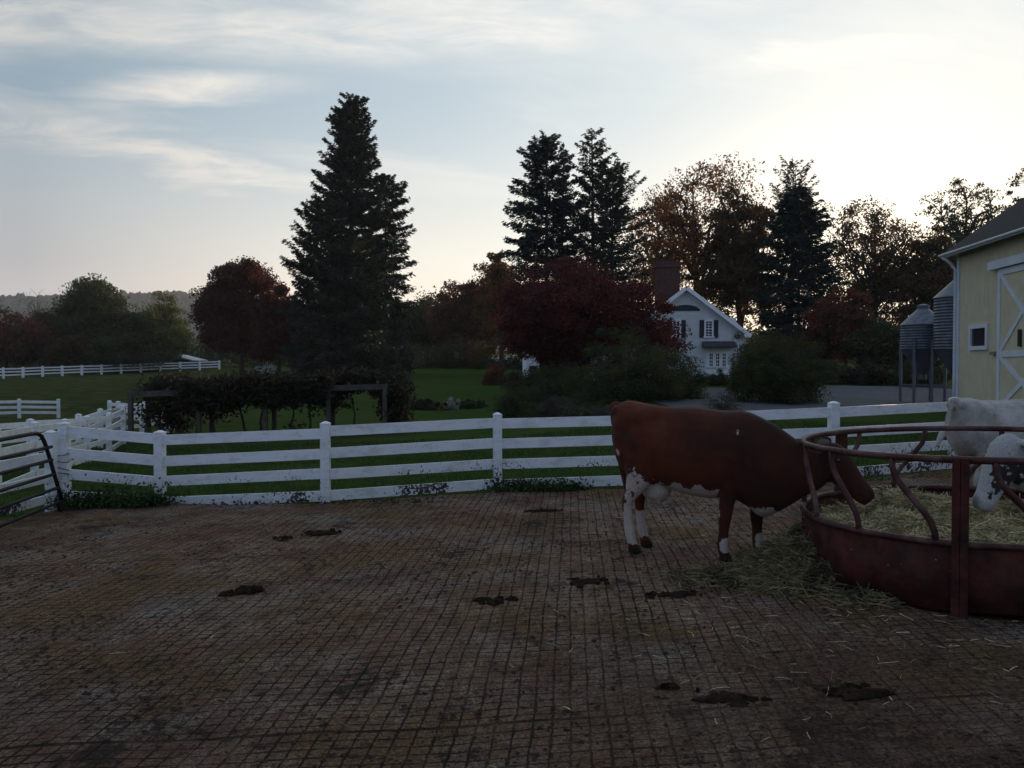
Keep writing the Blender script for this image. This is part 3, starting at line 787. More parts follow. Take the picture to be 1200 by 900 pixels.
# ------------------------------------------------------------------ grape arbor
def arbor():
    wood = mat('weathered_timber', (.09, .075, .062), .85, .35, 5, bump=.4)
    L0 = at(153, 462, 25.); R0 = at(451, 453, 26.); b0 = gp(L0[0], L0[1]); root = thing('grape_arbor', b0, 'weathered timber arbor frame behind the fence carrying vines', 'arbor')
    d = (R0 - L0); n = np.array((-d[1], d[0], 0)); n /= np.linalg.norm(n); back = n * 1.7
    for t in (0, .26, .52, .77, 1.):
        for k, o in ((0, 0), (1, 1)):
            p = L0 + d * t + back * o
            if t in (0., 1.) or True:
                g = float(ground(p[0], p[1]))
                MB().box((p[0], p[1], (p[2] + g - .3) / 2), (.13, .13, p[2] - g + .3 - .1)).build('post', wood, root, b0)
    for o in (0, 1):
        MB().bar(L0 + back * o - d * .012, R0 + back * o + d * .012, .11, .17).build('beam', wood, root, b0)
    for t in np.linspace(.03, .97, 9):
        p = L0 + d * t + (0, 0, .12); MB().bar(p - n * .2, p + back + n * .2, .05, .1).build('crossbar', wood, root, b0)
    # vines
    rr = np.random.default_rng(5); cl = []; stem = MB()
    for k in range(420):
        t = np.clip(rr.beta(1.15, 1.1) * 1.06 + .02, .0, 1.04); o = rr.uniform(-.1, 1.15) if .17 < t < .76 else rr.uniform(.35, 1.1)
        hang = rr.exponential(.2) if rr.uniform() < .72 else rr.uniform(0, .85)
        if t < .16: hang *= .35
        if .82 < t < .97: hang *= .25
        zz = .26 + .05 * sin(t * 17) + rr.uniform(-.1, .12) - hang
        if t < .12: zz -= .12
        cl.append(L0 + d * t + back * o + (0, 0, zz))
    for k in range(45):                      # end drape at right
        cl.append(R0 + back * rr.uniform(0, 1) + d / np.linalg.norm(d) * rr.uniform(.15, .6) + (0, 0, .1 - rr.uniform(0, 1.25)))
    for k in range(26):
        cl.append(L0 + d * rr.uniform(.02, .14) + back * rr.uniform(.3, 1) + (0, 0, -rr.uniform(.1, 1.1)))
    for k in range(110):                     # vine heaped over the front beam
        t = rr.uniform(.19, .74); cl.append(L0 + d * t + back * rr.uniform(-.14, .12) + (0, 0, rr.uniform(-.32, .30)))
    cl = np.array(cl); pts = np.repeat(cl, 75, 0) + rr.normal(size=(len(cl) * 75, 3)) * (.21, .21, .13)
    V, q = leaf_quads(pts, .055, rr, up=.6, asp=.8)
    vr = thing('grape_vine', gp(L0[0] + d[0] * .5, L0[1] + d[1] * .5), 'dense dark grape vine heaped over the timber arbor', 'vine')
    o0 = np.array(vr.location)
    MB().add(V, q).build('foliage', L_VINE, vr, o0)
    for t in (.22, .30, .42, .47, .6, .68, .78, .88):
        p = L0 + d * t + back * rr.uniform(.2, .8); g = float(ground(p[0], p[1])); e = p + d * rr.uniform(-.05, .05) + (0, 0, .05)
        P = curve3(np.array((p[0], p[1], g - .1)), e, 0, 10, rr, .018); P[:, 0] += .035 * np.sin(np.linspace(0, 4, 10) + t * 20)
        MB().tube(P, np.linspace(.045, .02, 10), 6).build('stem', BARK, vr, o0, True)


arbor()


# ------------------------------------------------------------------ house
def house():
    Y = 56.; c = gxy(803, Y); z0 = c[2]; root = thing('white_house', c, 'white clapboard gabled house with dark shutters and brick chimney', 'house', rz=R(-3))
    top = EYE + (430 - 336) / F_PX * Y - z0; ev = EYE + (430 - 392) / F_PX * Y - z0; hw = 74 / F_PX * Y - .35
    sl = (top - ev) / (hw + .35); D = 11.; wt = ev + .35 * sl - .14
    wall = mat('clapboard', (.80, .83, .86), .6, .05, 3)
    g = NT(wall.node_tree); bs = wall.node_tree.nodes['Principled BSDF']
    z = g.sep(g.n('ShaderNodeTexCoord').outputs['Object'])[2]
    b = g.n('ShaderNodeBump'); b.inputs['Strength'].default_value = 1; b.inputs['Distance'].default_value = .05
    g.L.new(g.math('FRACT', g.math('DIVIDE', z, .16)), b.inputs['Height']); g.L.new(b.outputs[0], bs.inputs['Normal'])
    dark = mat('navy_shutter', (.02, .024, .032), .6); glass = mat('house_glass', (.02, .022, .028), .08, spec=.6)
    roofm = mat('slate_roof', (.05, .048, .055), .8, .3, 6, bump=.4)
    brick = mat('chimney_brick', (.10, .042, .034), .85, .3, 9, (.07, .034, .028), 14)
    tr = WHITE2
    pk = top - .16
    MB().prism([(-hw, 0, -.6), (hw, 0, -.6), (hw, 0, wt), (0, 0, pk), (-hw, 0, wt)], (0, 1, 0), D).build('wall', wall, root)
    # roof slabs with overhang, rake boards
    r = MB()
    for s in (-1, 1):
        a = np.array((0, -.45, top)); e = np.array((s * (hw + .35), -.45, ev))
        r.prism([a, e, e + (0, 0, -.14), a + (0, 0, -.14)], (0, 1, 0), D + .9)
    ro = r.build('roof', roofm, root)
    for s in (-1, 1):
        MB().bar((s * .03, -.47, top - .15), (s * (hw + .33), -.47, ev - .15), .05, .26, up=(0, -1, 0) if False else (0, 0, 1)).build('rake_board', tr, root)
        MB().bar((0, -.08, pk - .22), (s * hw * 1.0, -.08, wt - .16), .10, .2).build('frieze_board', tr, root)
        MB().box((s * (hw + .1), -.2, ev - .12), (.5, .55, .2)).build('cornice_return', tr, root)
    # chimney on the ridge
    ch = MB(); ch.box((-.95, 2.2, top + .5), (1.62, 1.0, 2.6)); ch.box((-.95, 2.2, top + 1.62), (1.78, 1.12, .14)); ch.box((-.95, 2.2, top + 1.92), (1.5, .9, .2)); ch.build('chimney', brick, root)
    # dormer cheek on right slope
    MB().prism([(2.7, 3.2, ev + .3), (4.2, 3.2, ev + .3), (4.2, 3.2, ev + 1.35), (2.7, 3.2, ev + 1.35)], (0, 1, 0), 2.6).build('dormer', tr, root)
    k = Y / F_PX
    X = lambda px: (px - 803) * k
    Z = lambda py: EYE + (430 - py) * k - z0
    def window(x0, x1, y0, y1, nx, ny, shut=0.):
        x0, x1, za, zb = X(x0), X(x1), Z(y1), Z(y0)
        w = MB(); t = .11
        w.box(((x0 + x1) / 2, -.03, zb), (x1 - x0 + 2 * t, .09, t)); w.box(((x0 + x1) / 2, -.04, za), (x1 - x0 + 2 * t + .1, .13, t))
        w.box((x0 - t / 2, -.03, (za + zb) / 2), (t, .09, zb - za - t)); w.box((x1 + t / 2, -.03, (za + zb) / 2), (t, .09, zb - za - t))
        wo = w.build('window', tr, root)
        MB().box(((x0 + x1) / 2, -.008, (za + zb) / 2), (x1 - x0, .03, zb - za)).build('pane', glass, wo)
        s = MB(); hh = zb - za
        for i in range(1, nx): s.box((x0 + (x1 - x0) * i / nx, -.03, (za + zb) / 2), (.035, .03, hh))
        for j in range(1, ny): s.box(((x0 + x1) / 2, -.033, za + hh * j / ny), (x1 - x0, .03, .06 if j * 2 == ny else .035))
        s.build('sash', tr, wo)
        if shut:
            for q in (x0 - t - shut / 2 - .02, x1 + t + shut / 2 + .02):
                MB().box((q, -.04, (za + zb) / 2), (shut, .05, hh + .1)).build('shutter', dark, root)
    window(826.5, 833.5, 376, 395, 2, 6, .3)
    window(789, 796, 376, 395, 2, 6, .3)
    for a in (831, 838.5, 846): window(a, a + 3.6, 413.5, 430, 2, 4)
    # half-round attic louvre
    q = [(X(803) + 1.0 * cos(a), -.05, Z(364.5) + .42 * sin(a)) for a in np.linspace(0, pi, 14)]
    MB().prism(q, (0, 1, 0), .1).build('attic_vent', dark, root)
    # pent roof over the triple window
    a, b2 = X(822), X(860)
    MB().prism([(a, -.05, Z(400)), (a, -.8, Z(406)), (a, -.8, Z(407.5)), (a, -.05, Z(407.5))], (1, 0, 0), b2 - a).build('pent_roof', roofm, root)
    bay = MB(); bay.box(((X(827) + X(857)) / 2, .0, Z(422)), (X(857) - X(827), .012, 2.1)); bay.build('bay_panel', tr, root)
    # low wing running back left
    w = MB(); w.box((-hw - 1.1, 6.5, 1.0), (2.2, 5, 3.2)); w.build('wing', wall, root)
    MB().prism([(-hw - 2.6, 3.7, 2.5), (-hw + .2, 3.7, 3.3), (-hw + .2, 3.7, 3.45), (-hw - 2.6, 3.7, 2.65)], (0, 1, 0), 5.6).build('wing_roof', roofm, root)


house()


def garden_shed():
    Y = 56.; b = gxy(622, Y); root = thing('garden_shed', b, 'small white garden shed glimpsed through the red maple', 'shed', rz=R(10))
    w = MB(); w.box((0, 0, 1.1), (.9, 1.4, 2.6)); w.build('wall', WHITE2, root)
    MB().prism([(-.6, -.85, 2.35), (.6, -.85, 2.35), (0, -.85, 2.85)], (0, 1, 0), 1.7).build('roof', mat('shed_roof', (.4, .4, .42), .7), root)
    MB().box((0, -.72, .75), (.5, .05, 1.4)).build('door', mat('shed_door', (.06, .06, .065), .7), root)


garden_shed()


def low_roof():
    Y = 118.; b = gxy(222, Y); root = thing('field_shelter', b, 'low white-roofed shelter behind the far fence', 'shelter', rz=R(-12))
    MB().box((0, 0, .5), (2.6, 3.5, 1.6)).build('wall', mat('shelter_wall', (.05, .055, .07), .8), root)
    MB().prism([(-2.2, -2, 2.2), (1.8, -2, 1.3), (1.8, -2, 1.2), (-2.2, -2, 1.95)], (0, 1, 0), 4.).build('roof', mat('shelter_roof', (.6, .6, .6), .5), root)


low_roof()


# ------------------------------------------------------------------ barn
def barn():
    A = np.array((15.5, 28., 0)); th = math.atan2(-.113, .994)          # local x into the barn, local -y towards the camera
    gz = float(ground(15.5, 28.)); root = thing('yellow_barn', (A[0], A[1], gz), 'pale yellow barn with dark shingle roof and white trim', 'barn', rz=th)
    ez = 5.92 - gz; L = 24.; Dp = 10.; sl = .71
    wm = mat('yellow_boards', (.56, .50, .33), .75, .1, 2)
    g = NT(wm.node_tree); bs = wm.node_tree.nodes['Principled BSDF']; y = g.sep(g.n('ShaderNodeTexCoord').outputs['Object'])[1]
    f = g.math('ABSOLUTE', g.math('SUBTRACT', g.math('FRACT', g.math('DIVIDE', y, .3)), .5))
    b = g.n('ShaderNodeBump'); b.inputs['Strength'].default_value = .6; b.inputs['Distance'].default_value = .02
    g.L.new(g.ramp(f, .0, .06), b.inputs['Height']); g.L.new(b.outputs[0], bs.inputs['Normal'])
    trim = mat('barn_trim', (.60, .63, .66), .6, .1, 3)
    sh = mat('dark_shingles', (.012, .011, .012), .9, .35, 7, bump=.6, bscale=14)
    MB().prism([(0, 0, -1), (Dp, 0, -1), (Dp, 0, ez), (Dp / 2, 0, ez + Dp / 2 * sl), (0, 0, ez)], (0, -1, 0), L).build('wall', wm, root)
    ov = .42; r = MB()
    for s in (0, 1):
        e = np.array((-ov, .35, ez - ov * sl + .2)) if s == 0 else np.array((Dp + ov, .35, ez - ov * sl + .2)); p = np.array((Dp / 2, .35, ez + Dp / 2 * sl + .2))
        r.prism([e, p, p - (0, 0, .12), e - (0, 0, .12)], (0, -1, 0), L + .7)
    r.build('roof', sh, root)
    MB().bar((-ov - .02, .3, ez - ov * sl + .10), (-ov - .02, -L, ez - ov * sl + .13), .04, .13).build('fascia', trim, root)
    MB().bar((-ov + .02, .385, ez - ov * sl + .06), (Dp / 2, .385, ez + Dp / 2 * sl + .06), .05, .2).build('rake_board', trim, root)
    MB().tube([(-ov - .1, .3, ez - ov * sl + .12), (-ov - .1, -L, ez - ov * sl + .10)], .045, 8).build('gutter', trim, root, smooth=True)
    MB().tube([(-ov - .08, .1, ez - ov * sl + .08), (-.25, .05, ez - .45), (-.08, .03, ez - .7), (-.08, .03, 1.2), (-.08, .03, .0)], .055, 8).build('downspout', trim, root, smooth=True)
    MB().box((-.02, -.08, ez / 2 - .5), (.05, .16, ez + .6)).build('corner_board', trim, root)
    # window
    za, zb, ya, yb = 2.47 - gz, 3.18 - gz, -1.0, -2.3
    w = MB(); t = .13
    for zz in (za, zb): w.box((-.03, (ya + yb) / 2, zz), (.08, ya - yb, t))
    for yy in (ya - t / 2, yb + t / 2): w.box((-.028, yy, (za + zb) / 2), (.08, t, zb - za - t))
    wo = w.build('window', trim, root)
    MB().box((.0, (ya + yb) / 2, (za + zb) / 2), (.03, ya - yb - .3, zb - za - .05)).build('pane', mat('barn_glass', (.03, .032, .035), .12, spec=.6), wo)
    # sliding door
    d = MB(); y0, y1, zt, zb2, zm = -3.05, -6.1, 4.85 - gz, .15, 2.25 - gz
    d.box((-.05, (y0 + y1) / 2, (zt + zb2) / 2), (.05, y0 - y1, zt - zb2)); do = d.build('sliding_door', wm, root)
    f = MB(); w_ = .17
    f.box((-.09, y0 - w_ / 2, (zt + zb2) / 2), (.04, w_, zt - zb2)); f.box((-.09, y1 + w_ / 2, (zt + zb2) / 2), (.04, w_, zt - zb2))
    for z in (zt - w_ / 2, zm, zb2 + w_ / 2): f.box((-.09, (y0 + y1) / 2, z), (.038, y0 - y1 - 2 * w_, w_ * 1.1))
    for lo, hi in ((zb2 + w_, zm - w_ / 2), (zm + w_ / 2, zt - w_)):
        f.bar((-.088, y0 - w_, lo), (-.088, y1 + w_, hi), .03, .15, up=(0, 0, 1)); f.bar((-.0875, y0 - w_, hi), (-.0875, y1 + w_, lo), .03, .15, up=(0, 0, 1))
    f.build('brace', trim, do)
    MB().box((-.14, -5.2, zt + .16), (.16, 5.2, .26)).build('door_track', trim, root)
    MB().box((-.06, -2.75, 2.28 - gz), (.1, .35, .1)).build('latch', mat('old_latch', (.2, .19, .15), .7), root)
    MB().box((-.12, -4.45, 2.7 - gz), (.06, .12, .5)).build('handle', mat('dark_iron', (.02, .02, .02), .6), do)


barn()


def feed_bin(label, px, Y, rpx, ytop, ybot, apex, leg_a, brand=False, cap=True):
    b = gxy(px, Y); k = Y / F_PX; r = rpx * k
    Z = lambda py: EYE + (430 - py) * k - b[2]
    root = thing('feed_bin', b, label, 'feed bin', 'galvanised feed bins beside the barn', rz=.4)
    gal = MAT.get('galvanised') or mat('galvanised', (.14, .15, .175), .45, .3, 4, metal=.6)
    drk = MAT.get('bin_steel') or mat('bin_steel', (.12, .13, .15), .55, .2, 4, metal=.5)
    zt, zb = Z(ytop), Z(ybot); n = 40; th = np.arange(n) * 2 * pi / n
    ring = lambda rr_, z: np.stack([rr_ * np.cos(th), rr_ * np.sin(th), np.full(n, z)], 1)
    nc = max(6, round((zt - zb) / .115)); rings = []
    for i in range(nc * 6 + 1):
        z = zb + (zt - zb) * i / (nc * 6); rings.append(ring(r + .022 * cos(2 * pi * i / 6), z))
    MB().loft(rings).build('barrel', gal, root, smooth=True)
    MB().loft([ring(r * 1.04, zt - .03), ring(r * 1.05, zt), ring(r * .24, Z(apex) - .02), ring(r * .22, Z(apex))]).build('roof', gal, root)
    if cap: MB().loft([ring(r * .28, Z(apex) - .05), ring(r * .28, Z(apex) + .1), ring(r * .08, Z(apex) + .16)]).build('lid', drk, root)
    zo = max(.9, zb - r * 1.25); MB().loft([ring(r * .99, zb + .02), ring(r * .2, zo), ring(r * .2, zo - .2)]).build('hopper', drk, root)
    for q in range(4):
        a = leg_a + q * pi / 2; p = np.array((r * 1.03 * cos(a), r * 1.03 * sin(a), 0))
        MB().box(p + (0, 0, (zb + .4) / 2 - .1), (.1, .1, zb + .6), a).build('leg', drk, root)
    br = MB()
    for q in range(4):
        a = leg_a + q * pi / 2; c = a + pi / 2; br.bar((r * 1.03 * cos(a), r * 1.03 * sin(a), zb * .33), (r * 1.03 * cos(c), r * 1.03 * sin(c), zb * .33), .04, .06)
    br.build('brace', drk, root)
    return root, r, Z


feed_bin('short galvanised feed bin with wide cone roof left of the taller bin', 1081, 33, 24, 381, 409, 361, .35)
_b2, _r2, _Z2 = feed_bin('taller galvanised feed bin half hidden behind the barn corner', 1124, 31, 27.5, 349, 409, 327, .7)


# ------------------------------------------------------------------ feeder
FC = np.array((3.9, 6.76)); FR = 1.36


def feeder():
    o0 = np.array((FC[0], FC[1], pad_z(FC[0]))); root = thing('hay_feeder', o0, 'round red steel hay feeder with curved bars on the yard', 'feeder')
    red = mat('worn_red_paint', (.072, .020, .017), .8, .5, 6, (.05, .022, .016), 4.5, .42, .62, bump=.35, bscale=45, spec=.1)
    rub = mat('rubbed_steel', (.115, .06, .05), .55, .4, 9, (.06, .02, .017), 3.6, .4, .6, spec=.25, metal=.2)
    P = lambda a, z, r=FR: np.array((FC[0] + r * cos(a), FC[1] + r * sin(a), pad_z(FC[0] + r * cos(a)) + z))
    deg = np.radians(np.arange(0, 360, 4))
    MB().tube([P(a, 1.10) for a in deg], .027, 10, closed=True).build('top_ring', rub, root, o0, True)
    MB().tube([P(a, .505) for a in deg], .026, 10, closed=True).build('skirt_rim', rub, root, o0, True)
    th = np.radians(np.arange(0, 360, 3)); n = len(th); V = []
    for r, z in ((FR + .006, .03), (FR + .008, .25), (FR + .006, .5), (FR - .006, .5), (FR - .006, .03)):
        rr_ = r + (.006 * np.sin(th * 7) + .005 * np.sin(th * 13 + 1) if z < .4 else 0 * th); zz = z + (.012 * np.sin(th * 9) if z < .1 else 0 * th)
        x = FC[0] + rr_ * np.cos(th); V.append(np.stack([x, FC[1] + rr_ * np.sin(th), pad_z(x) + zz], 1))
    q = []
    for i in range(5):
        j = (i + 1) % 5
        for e in range(n): f = (e + 1) % n; q.append((i * n + e, i * n + f, j * n + f, j * n + e))
    MB().add(np.vstack(V), q).build('skirt', red, root, o0, True)
    # section posts
    for a in (236.6, 116.6, -3.4):
        m = MB()
        for k in (-1.1, 1.1):
            b = R(a + k); rz = b
            p = P(b, .545, FR + .02); m.box(p, (.06, .05, 1.14), rz)
        m.build('post', red, root, o0)
    for a in (22, 50.4, 78.7, 107.6, 139, 170.4, 192.6, 217, 245.3, 272, 300, 328):
        tw = 13.; s = [(0, 1.09), (.2, 1.02), (1.2, .95), (3.2, .89), (6.5, .80), (9.8, .71), (11.8, .64), (12.8, .57), (13, .49)]
        MB().tube([P(R(a + u), z) for u, z in s], .024, 8).build('bar', rub, root, o0, True)


feeder()

HAYM = mat('hay', (.50, .42, .235), .95, .6, 12, (.24, .20, .10), 5, trans=.0, spec=.15)
HAYD = mat('old_hay', (.19, .155, .075), .9, .5, 12, (.08, .064, .034), 4, spec=.15)


def strands(n, place, rr, l0=.12, l1=.3, w=.0035, flat=.25, m=None, mb=None):
    mb = mb or MB(); k = 4; c, up = place(n)
    d = rr.normal(size=(n, 3)); d[:, 2] *= flat; d /= np.linalg.norm(d, axis=1)[:, None]
    L = rr.uniform(l0, l1, (n, 1)); bend = rr.normal(size=(n, 3)) * .35; bend[:, 2] = np.abs(bend[:, 2]) * flat * 1.2
    sd = np.cross(d, rr.normal(size=(n, 3))); sd /= np.linalg.norm(sd, axis=1)[:, None] + 1e-9; sd *= w * rr.uniform(.6, 1.5, (n, 1))
    V = []
    for i in range(k):
        t = i / (k - 1) - .5; p = c + d * L * t + bend * L * (.25 - t * t) * .9 + np.array((0, 0, 1.)) * up[:, None]
        V += [p - sd, p + sd]
    V = np.stack(V, 1).reshape(-1, 3); b = np.arange(n)[:, None] * 2 * k
    q = np.concatenate([b + np.array((2 * i, 2 * i + 1, 2 * i + 3, 2 * i + 2)) for i in range(k - 1)])
    return mb.add(V, q)


def hay_top(x, y):
    r = np.hypot(x - FC[0], y - FC[1])
    return pad_z(x) + .36 + .10 * np.sin(x * 2.6 + 1.2) * np.sin(y * 2.9 + .5) + .05 * np.sin(x * 7 + y * 5) - .14 * np.clip(r / FR, 0, 1) ** 3 + .06


def hay():
    rr = np.random.default_rng(9); n = 60; m = 24; V = []
    for i in range(m + 1):
        r = (FR - .035) * i / m; a = np.arange(n) * 2 * pi / n; x = FC[0] + r * np.cos(a); y = FC[1] + r * np.sin(a)
        V.append(np.stack([x, y, hay_top(x, y) + rr.normal(size=n) * .012], 1))
    V.append(np.stack([FC[0] + (V[-1][:, 0] - FC[0]) * .9, FC[1] + (V[-1][:, 1] - FC[1]) * .9, pad_z(V[-1][:, 0]) + .02], 1))
    q = []
    for i in range(m + 1):
        for e in range(n): f = (e + 1) % n; q.append((i * n + e, i * n + f, (i + 1) * n + f, (i + 1) * n + e))
    mb = MB().add(np.vstack(V), q)
    def place(k):
        a = rr.uniform(0, 2 * pi, k); r = (FR - .08) * np.sqrt(rr.uniform(0, 1, k)); x = FC[0] + r * np.cos(a); y = FC[1] + r * np.sin(a)
        return np.stack([x, y, hay_top(x, y)], 1), rr.uniform(-.01, .07, k)
    strands(16000, place, rr, .08, .26, .0032, .35, mb=mb)
    o = mb.build('hay', HAYM, None, (FC[0], FC[1], pad_z(FC[0])))
    tag(o, 'loose hay filling the round red feeder', 'hay', kind='stuff')
    # heap spilled beside the feeder
    def heap(x, y):
        h = 0
        for cx, cy, a, b, k in ((2.47, 6.88, .30, .38, .26), (2.3, 6.6, .34, .26, .10), (2.58, 7.02, .13, .26, .40), (2.62, 6.55, .14, .2, .24), (1.75, 6.75, .35, .2, .04), (2.75, 6.0, .3, .16, .035), (2.5, 7.2, .25, .3, .12)):
            h = np.maximum(h, k * np.exp(-(((x - cx) / a) ** 2 + ((y - cy) / b) ** 2) * 1.3))
        return h
    xs = np.linspace(1.0, 3.5, 90); ys_ = np.linspace(5.6, 7.8, 80)
    def place2(k):
        P = []
        while len(P) < k:
            x, y = rr.uniform(1.0, 3.5), rr.uniform(5.6, 7.8)
            if rr.uniform() < heap(x, y) / .16 and math.hypot(x - FC[0], y - FC[1]) > FR + .02: P.append((x, y, pad_z(x) + heap(x, y)))
        return np.array(P), rr.uniform(-.01, .05, k)
    X, Y = np.meshgrid(xs, ys_); H = heap(X, Y) - .03 + rr.normal(size=X.shape) * .006
    ins = np.hypot(X - FC[0], Y - FC[1]) < FR + .015; H[ins] = -.06
    i = np.arange(X.size).reshape(X.shape); q = np.stack([i[:-1, :-1], i[:-1, 1:], i[1:, 1:], i[1:, :-1]], -1).reshape(-1, 4)
    keep = (H.ravel()[q] > -.012).any(1)
    mb = MB().add(np.stack([X, Y, pad_z(X) + H], -1).reshape(-1, 3), q[keep])
    strands(7000, place2, rr, .08, .28, .003, .3, mb=mb)
    o = mb.build('spilled_hay', HAYD, None, (2.3, 6.7, pad_z(2.3)))
    tag(o, 'trampled hay heaped at the left foot of the feeder', 'hay', kind='stuff')
    # straw litter strewn over the yard
    def place3(k):
        x = np.concatenate([rr.normal(2.6, 1.1, k // 2), rr.uniform(-5, 6, k - k // 2)]); y = np.concatenate([rr.normal(5.3, .8, k // 2), rr.uniform(2.6, 11, k - k // 2)])
        bad = np.hypot(x - FC[0], y - FC[1]) < FR + .05; y[bad] = rr.uniform(3, 5, bad.sum())
        return np.stack([x, y, pad_z(x) + .016], 1), rr.uniform(0, .015, k)
    o = strands(650, place3, rr, .03, .13, .0016, .05).build('straw_litter', HAYM); tag(o, 'single straws strewn over the yard', 'straw', kind='stuff')


hay()


# ------------------------------------------------------------------ cow dung
def dung(px, py, wpx, hpx, label, seed, hz=.035):
    rr = np.random.default_rng(seed)
    yh = 430 - .031 * (px - 600); Y = F_PX * EYE / (py - yh); x = (px - 600) / F_PX * Y; Y2 = F_PX * (EYE - pad_z(x)) / (py - 430)
    Y = Y2; x = (px - 600) / F_PX * Y; a = wpx / F_PX * Y / 2; b = a * hpx
    mb = MB(); n = 34; th = np.arange(n) * 2 * pi / n
    for q in range(18):
        ox, oy = (0, 0) if q == 0 else (rr.normal() * a * .55, rr.normal() * b * .55); k = .62 if q == 0 else rr.uniform(.2, .45) if q < 6 else rr.uniform(.05, .16); ox, oy = (ox, oy) if q < 6 else (ox * .8 + a * .25 * np.sign(ox), oy * .8); hq = hz * .6 * (1 if q == 0 else rr.uniform(.5, 1.3))
        p1, p2, p3 = rr.uniform(0, 6, 3); rad = 1 + .2 * np.sin(th * 3 + p1) + .13 * np.sin(th * 5 + p2) + .1 * np.sin(th * 11 + p3); rings = []
        for t, z in ((1.06, -.02), (1.0, .004), (.92, .5), (.78, .75), (.62, .72), (.45, 1.), (.28, .9), (.1, 1.05)):
            w = rr.normal(size=n) * .09 * (z > .1)
            xx = x + ox + a * k * rad * t * np.cos(th); yy = Y + oy + b * k * rad * t * np.sin(th); rings.append(np.stack([xx, yy, pad_z(xx) + .006 + q * .0004 + hq * np.maximum(-.3, z + w + .2 * np.sin(xx * 60) * np.sin(yy * 70) * (z > .1))], 1))
        mb.loft(rings)
    m = MAT.get('wet_dung') or mat('wet_dung', (.034, .020, .011), .85, .6, 25, (.016, .011, .008), 14, bump=1., bscale=40, spec=.05)
    tag(mb.build('cow_pat', m, None, (x, Y, pad_z(x)), True), label, 'cow pat', 'cow pats on the yard')


dung(286, 696, 36, .75, 'round dark cow pat alone in the left half of the yard', 1, .05)
dung(378, 626, 44, .6, 'long black cow pat near the fence at left', 2)
dung(330, 633, 20, .6, 'small cow pat left of the long black one', 3)
dung(577, 708, 44, .8, 'broad cow pat in the middle of the yard', 4)
dung(690, 684, 50, .7, 'flat cow pat between mid yard and the red cow', 5)
dung(640, 600, 34, .5, 'thin cow pat by the fence left of the red cow', 6)
dung(850, 823, 84, .55, 'widest flat cow pat low in the right foreground', 7, .03)
dung(1010, 818, 80, .55, 'wet bluish cow pat right of the widest one', 8, .03)
dung(790, 700, 60, .5, 'smeared cow pat near the spilled hay', 9, .03)


def crumbs():
    rr = np.random.default_rng(61); n = 42000
    x = rr.uniform(-9, 7, n); y = 2.4 + rr.uniform(0, 1, n) ** 1.15 * 9.6
    f = np.sin(x * 1.1 + 1.7 * np.sin(y * .9)) + np.sin(y * 1.7 + 1.3 * np.sin(x * .8 + 2)) + .8 * np.sin(x * 3.1 - y * 2.3)
    k = (rr.uniform(-2.2, 2.2, n) < f + .2) & (y < np.interp(x, BX, BY) - .03) & (np.hypot(x - FC[0], y - FC[1]) > FR + .03)
    x, y = x[k], y[k]; n = len(x); r = .004 + rr.exponential(.006, n); r = np.minimum(r, .02)
    base = np.array([(1, 0, 0), (0, 1, 0), (-1, 0, 0), (0, -1, 0), (0, 0, .42), (.7, .7, .3), (-.7, .7, .3)])[:5]
    a = rr.uniform(0, 2 * pi, n); ca, sa = np.cos(a), np.sin(a)
    V = np.repeat(base[None], n, 0) * rr.uniform(.6, 1.4, (n, 5, 1)) * r[:, None, None]
    V = np.stack([V[..., 0] * ca[:, None] - V[..., 1] * sa[:, None], V[..., 0] * sa[:, None] + V[..., 1] * ca[:, None], V[..., 2]], -1)
    V += np.stack([x, y, pad_z(x) + .004], 1)[:, None]
    t = np.array([(0, 1, 4), (1, 2, 4), (2, 3, 4), (3, 0, 4)]); T = (np.arange(n)[:, None, None] * 5 + t).reshape(-1, 3)
    o = MB().add(V.reshape(-1, 3), t=T).build('dung_crumbs', mat('dung_crumb', (.032, .019, .012), .8, .5, 20, (.055, .03, .016), 3, spec=.15))
    tag(o, 'trodden crumbs of dung and soil over the yard', kind='stuff')


crumbs()


# ------------------------------------------------------------------ weeds and grass by the fence
def weeds(label, pts, seed, h=.22, per=320, ls=.022, leaf=None):
    rr = np.random.default_rng(seed); P = []
    for x, y, r, hh in pts:
        z = max(float(ground(x, y)), -9); z = max(z, pad_z(x) - .06)
        q = rr.normal(size=(per, 3)) * (r * .5, r * .3, 0) + (x, y, z); q[:, 2] += np.abs(rr.normal(size=per)) * hh * .55 + .01
        P.append(q)
    V, q = leaf_quads(np.vstack(P), ls, rr, up=.5, asp=.7); x, y = pts[0][:2]
    o = MB().add(V, q).build('weeds', leaf or L_WEED, None, (x, y, pad_z(x)))
    tag(o, label, 'weeds', kind='stuff')


weeds('weeds at the foot of the corner post', [(-6.3 + .15 * k, 11.58 + .05 * math.sin(k), .28, .26) for k in range(9)], 31, per=620)
weeds('weeds under the rails left of the red cow', [(-.15 + .14 * k, 11.9, .2, .18) for k in range(9)], 32)
weeds('few weeds under the fence at mid left', [(-4.9 + .32 * k, 11.62 - .035 * k, .15, .08) for k in range(13)], 33, per=60, leaf=L_VINE)
weeds('weeds under the fence behind the red cow', [(1.5 + .25 * k, 11.95, .16, .08) for k in range(22)], 34, per=50)


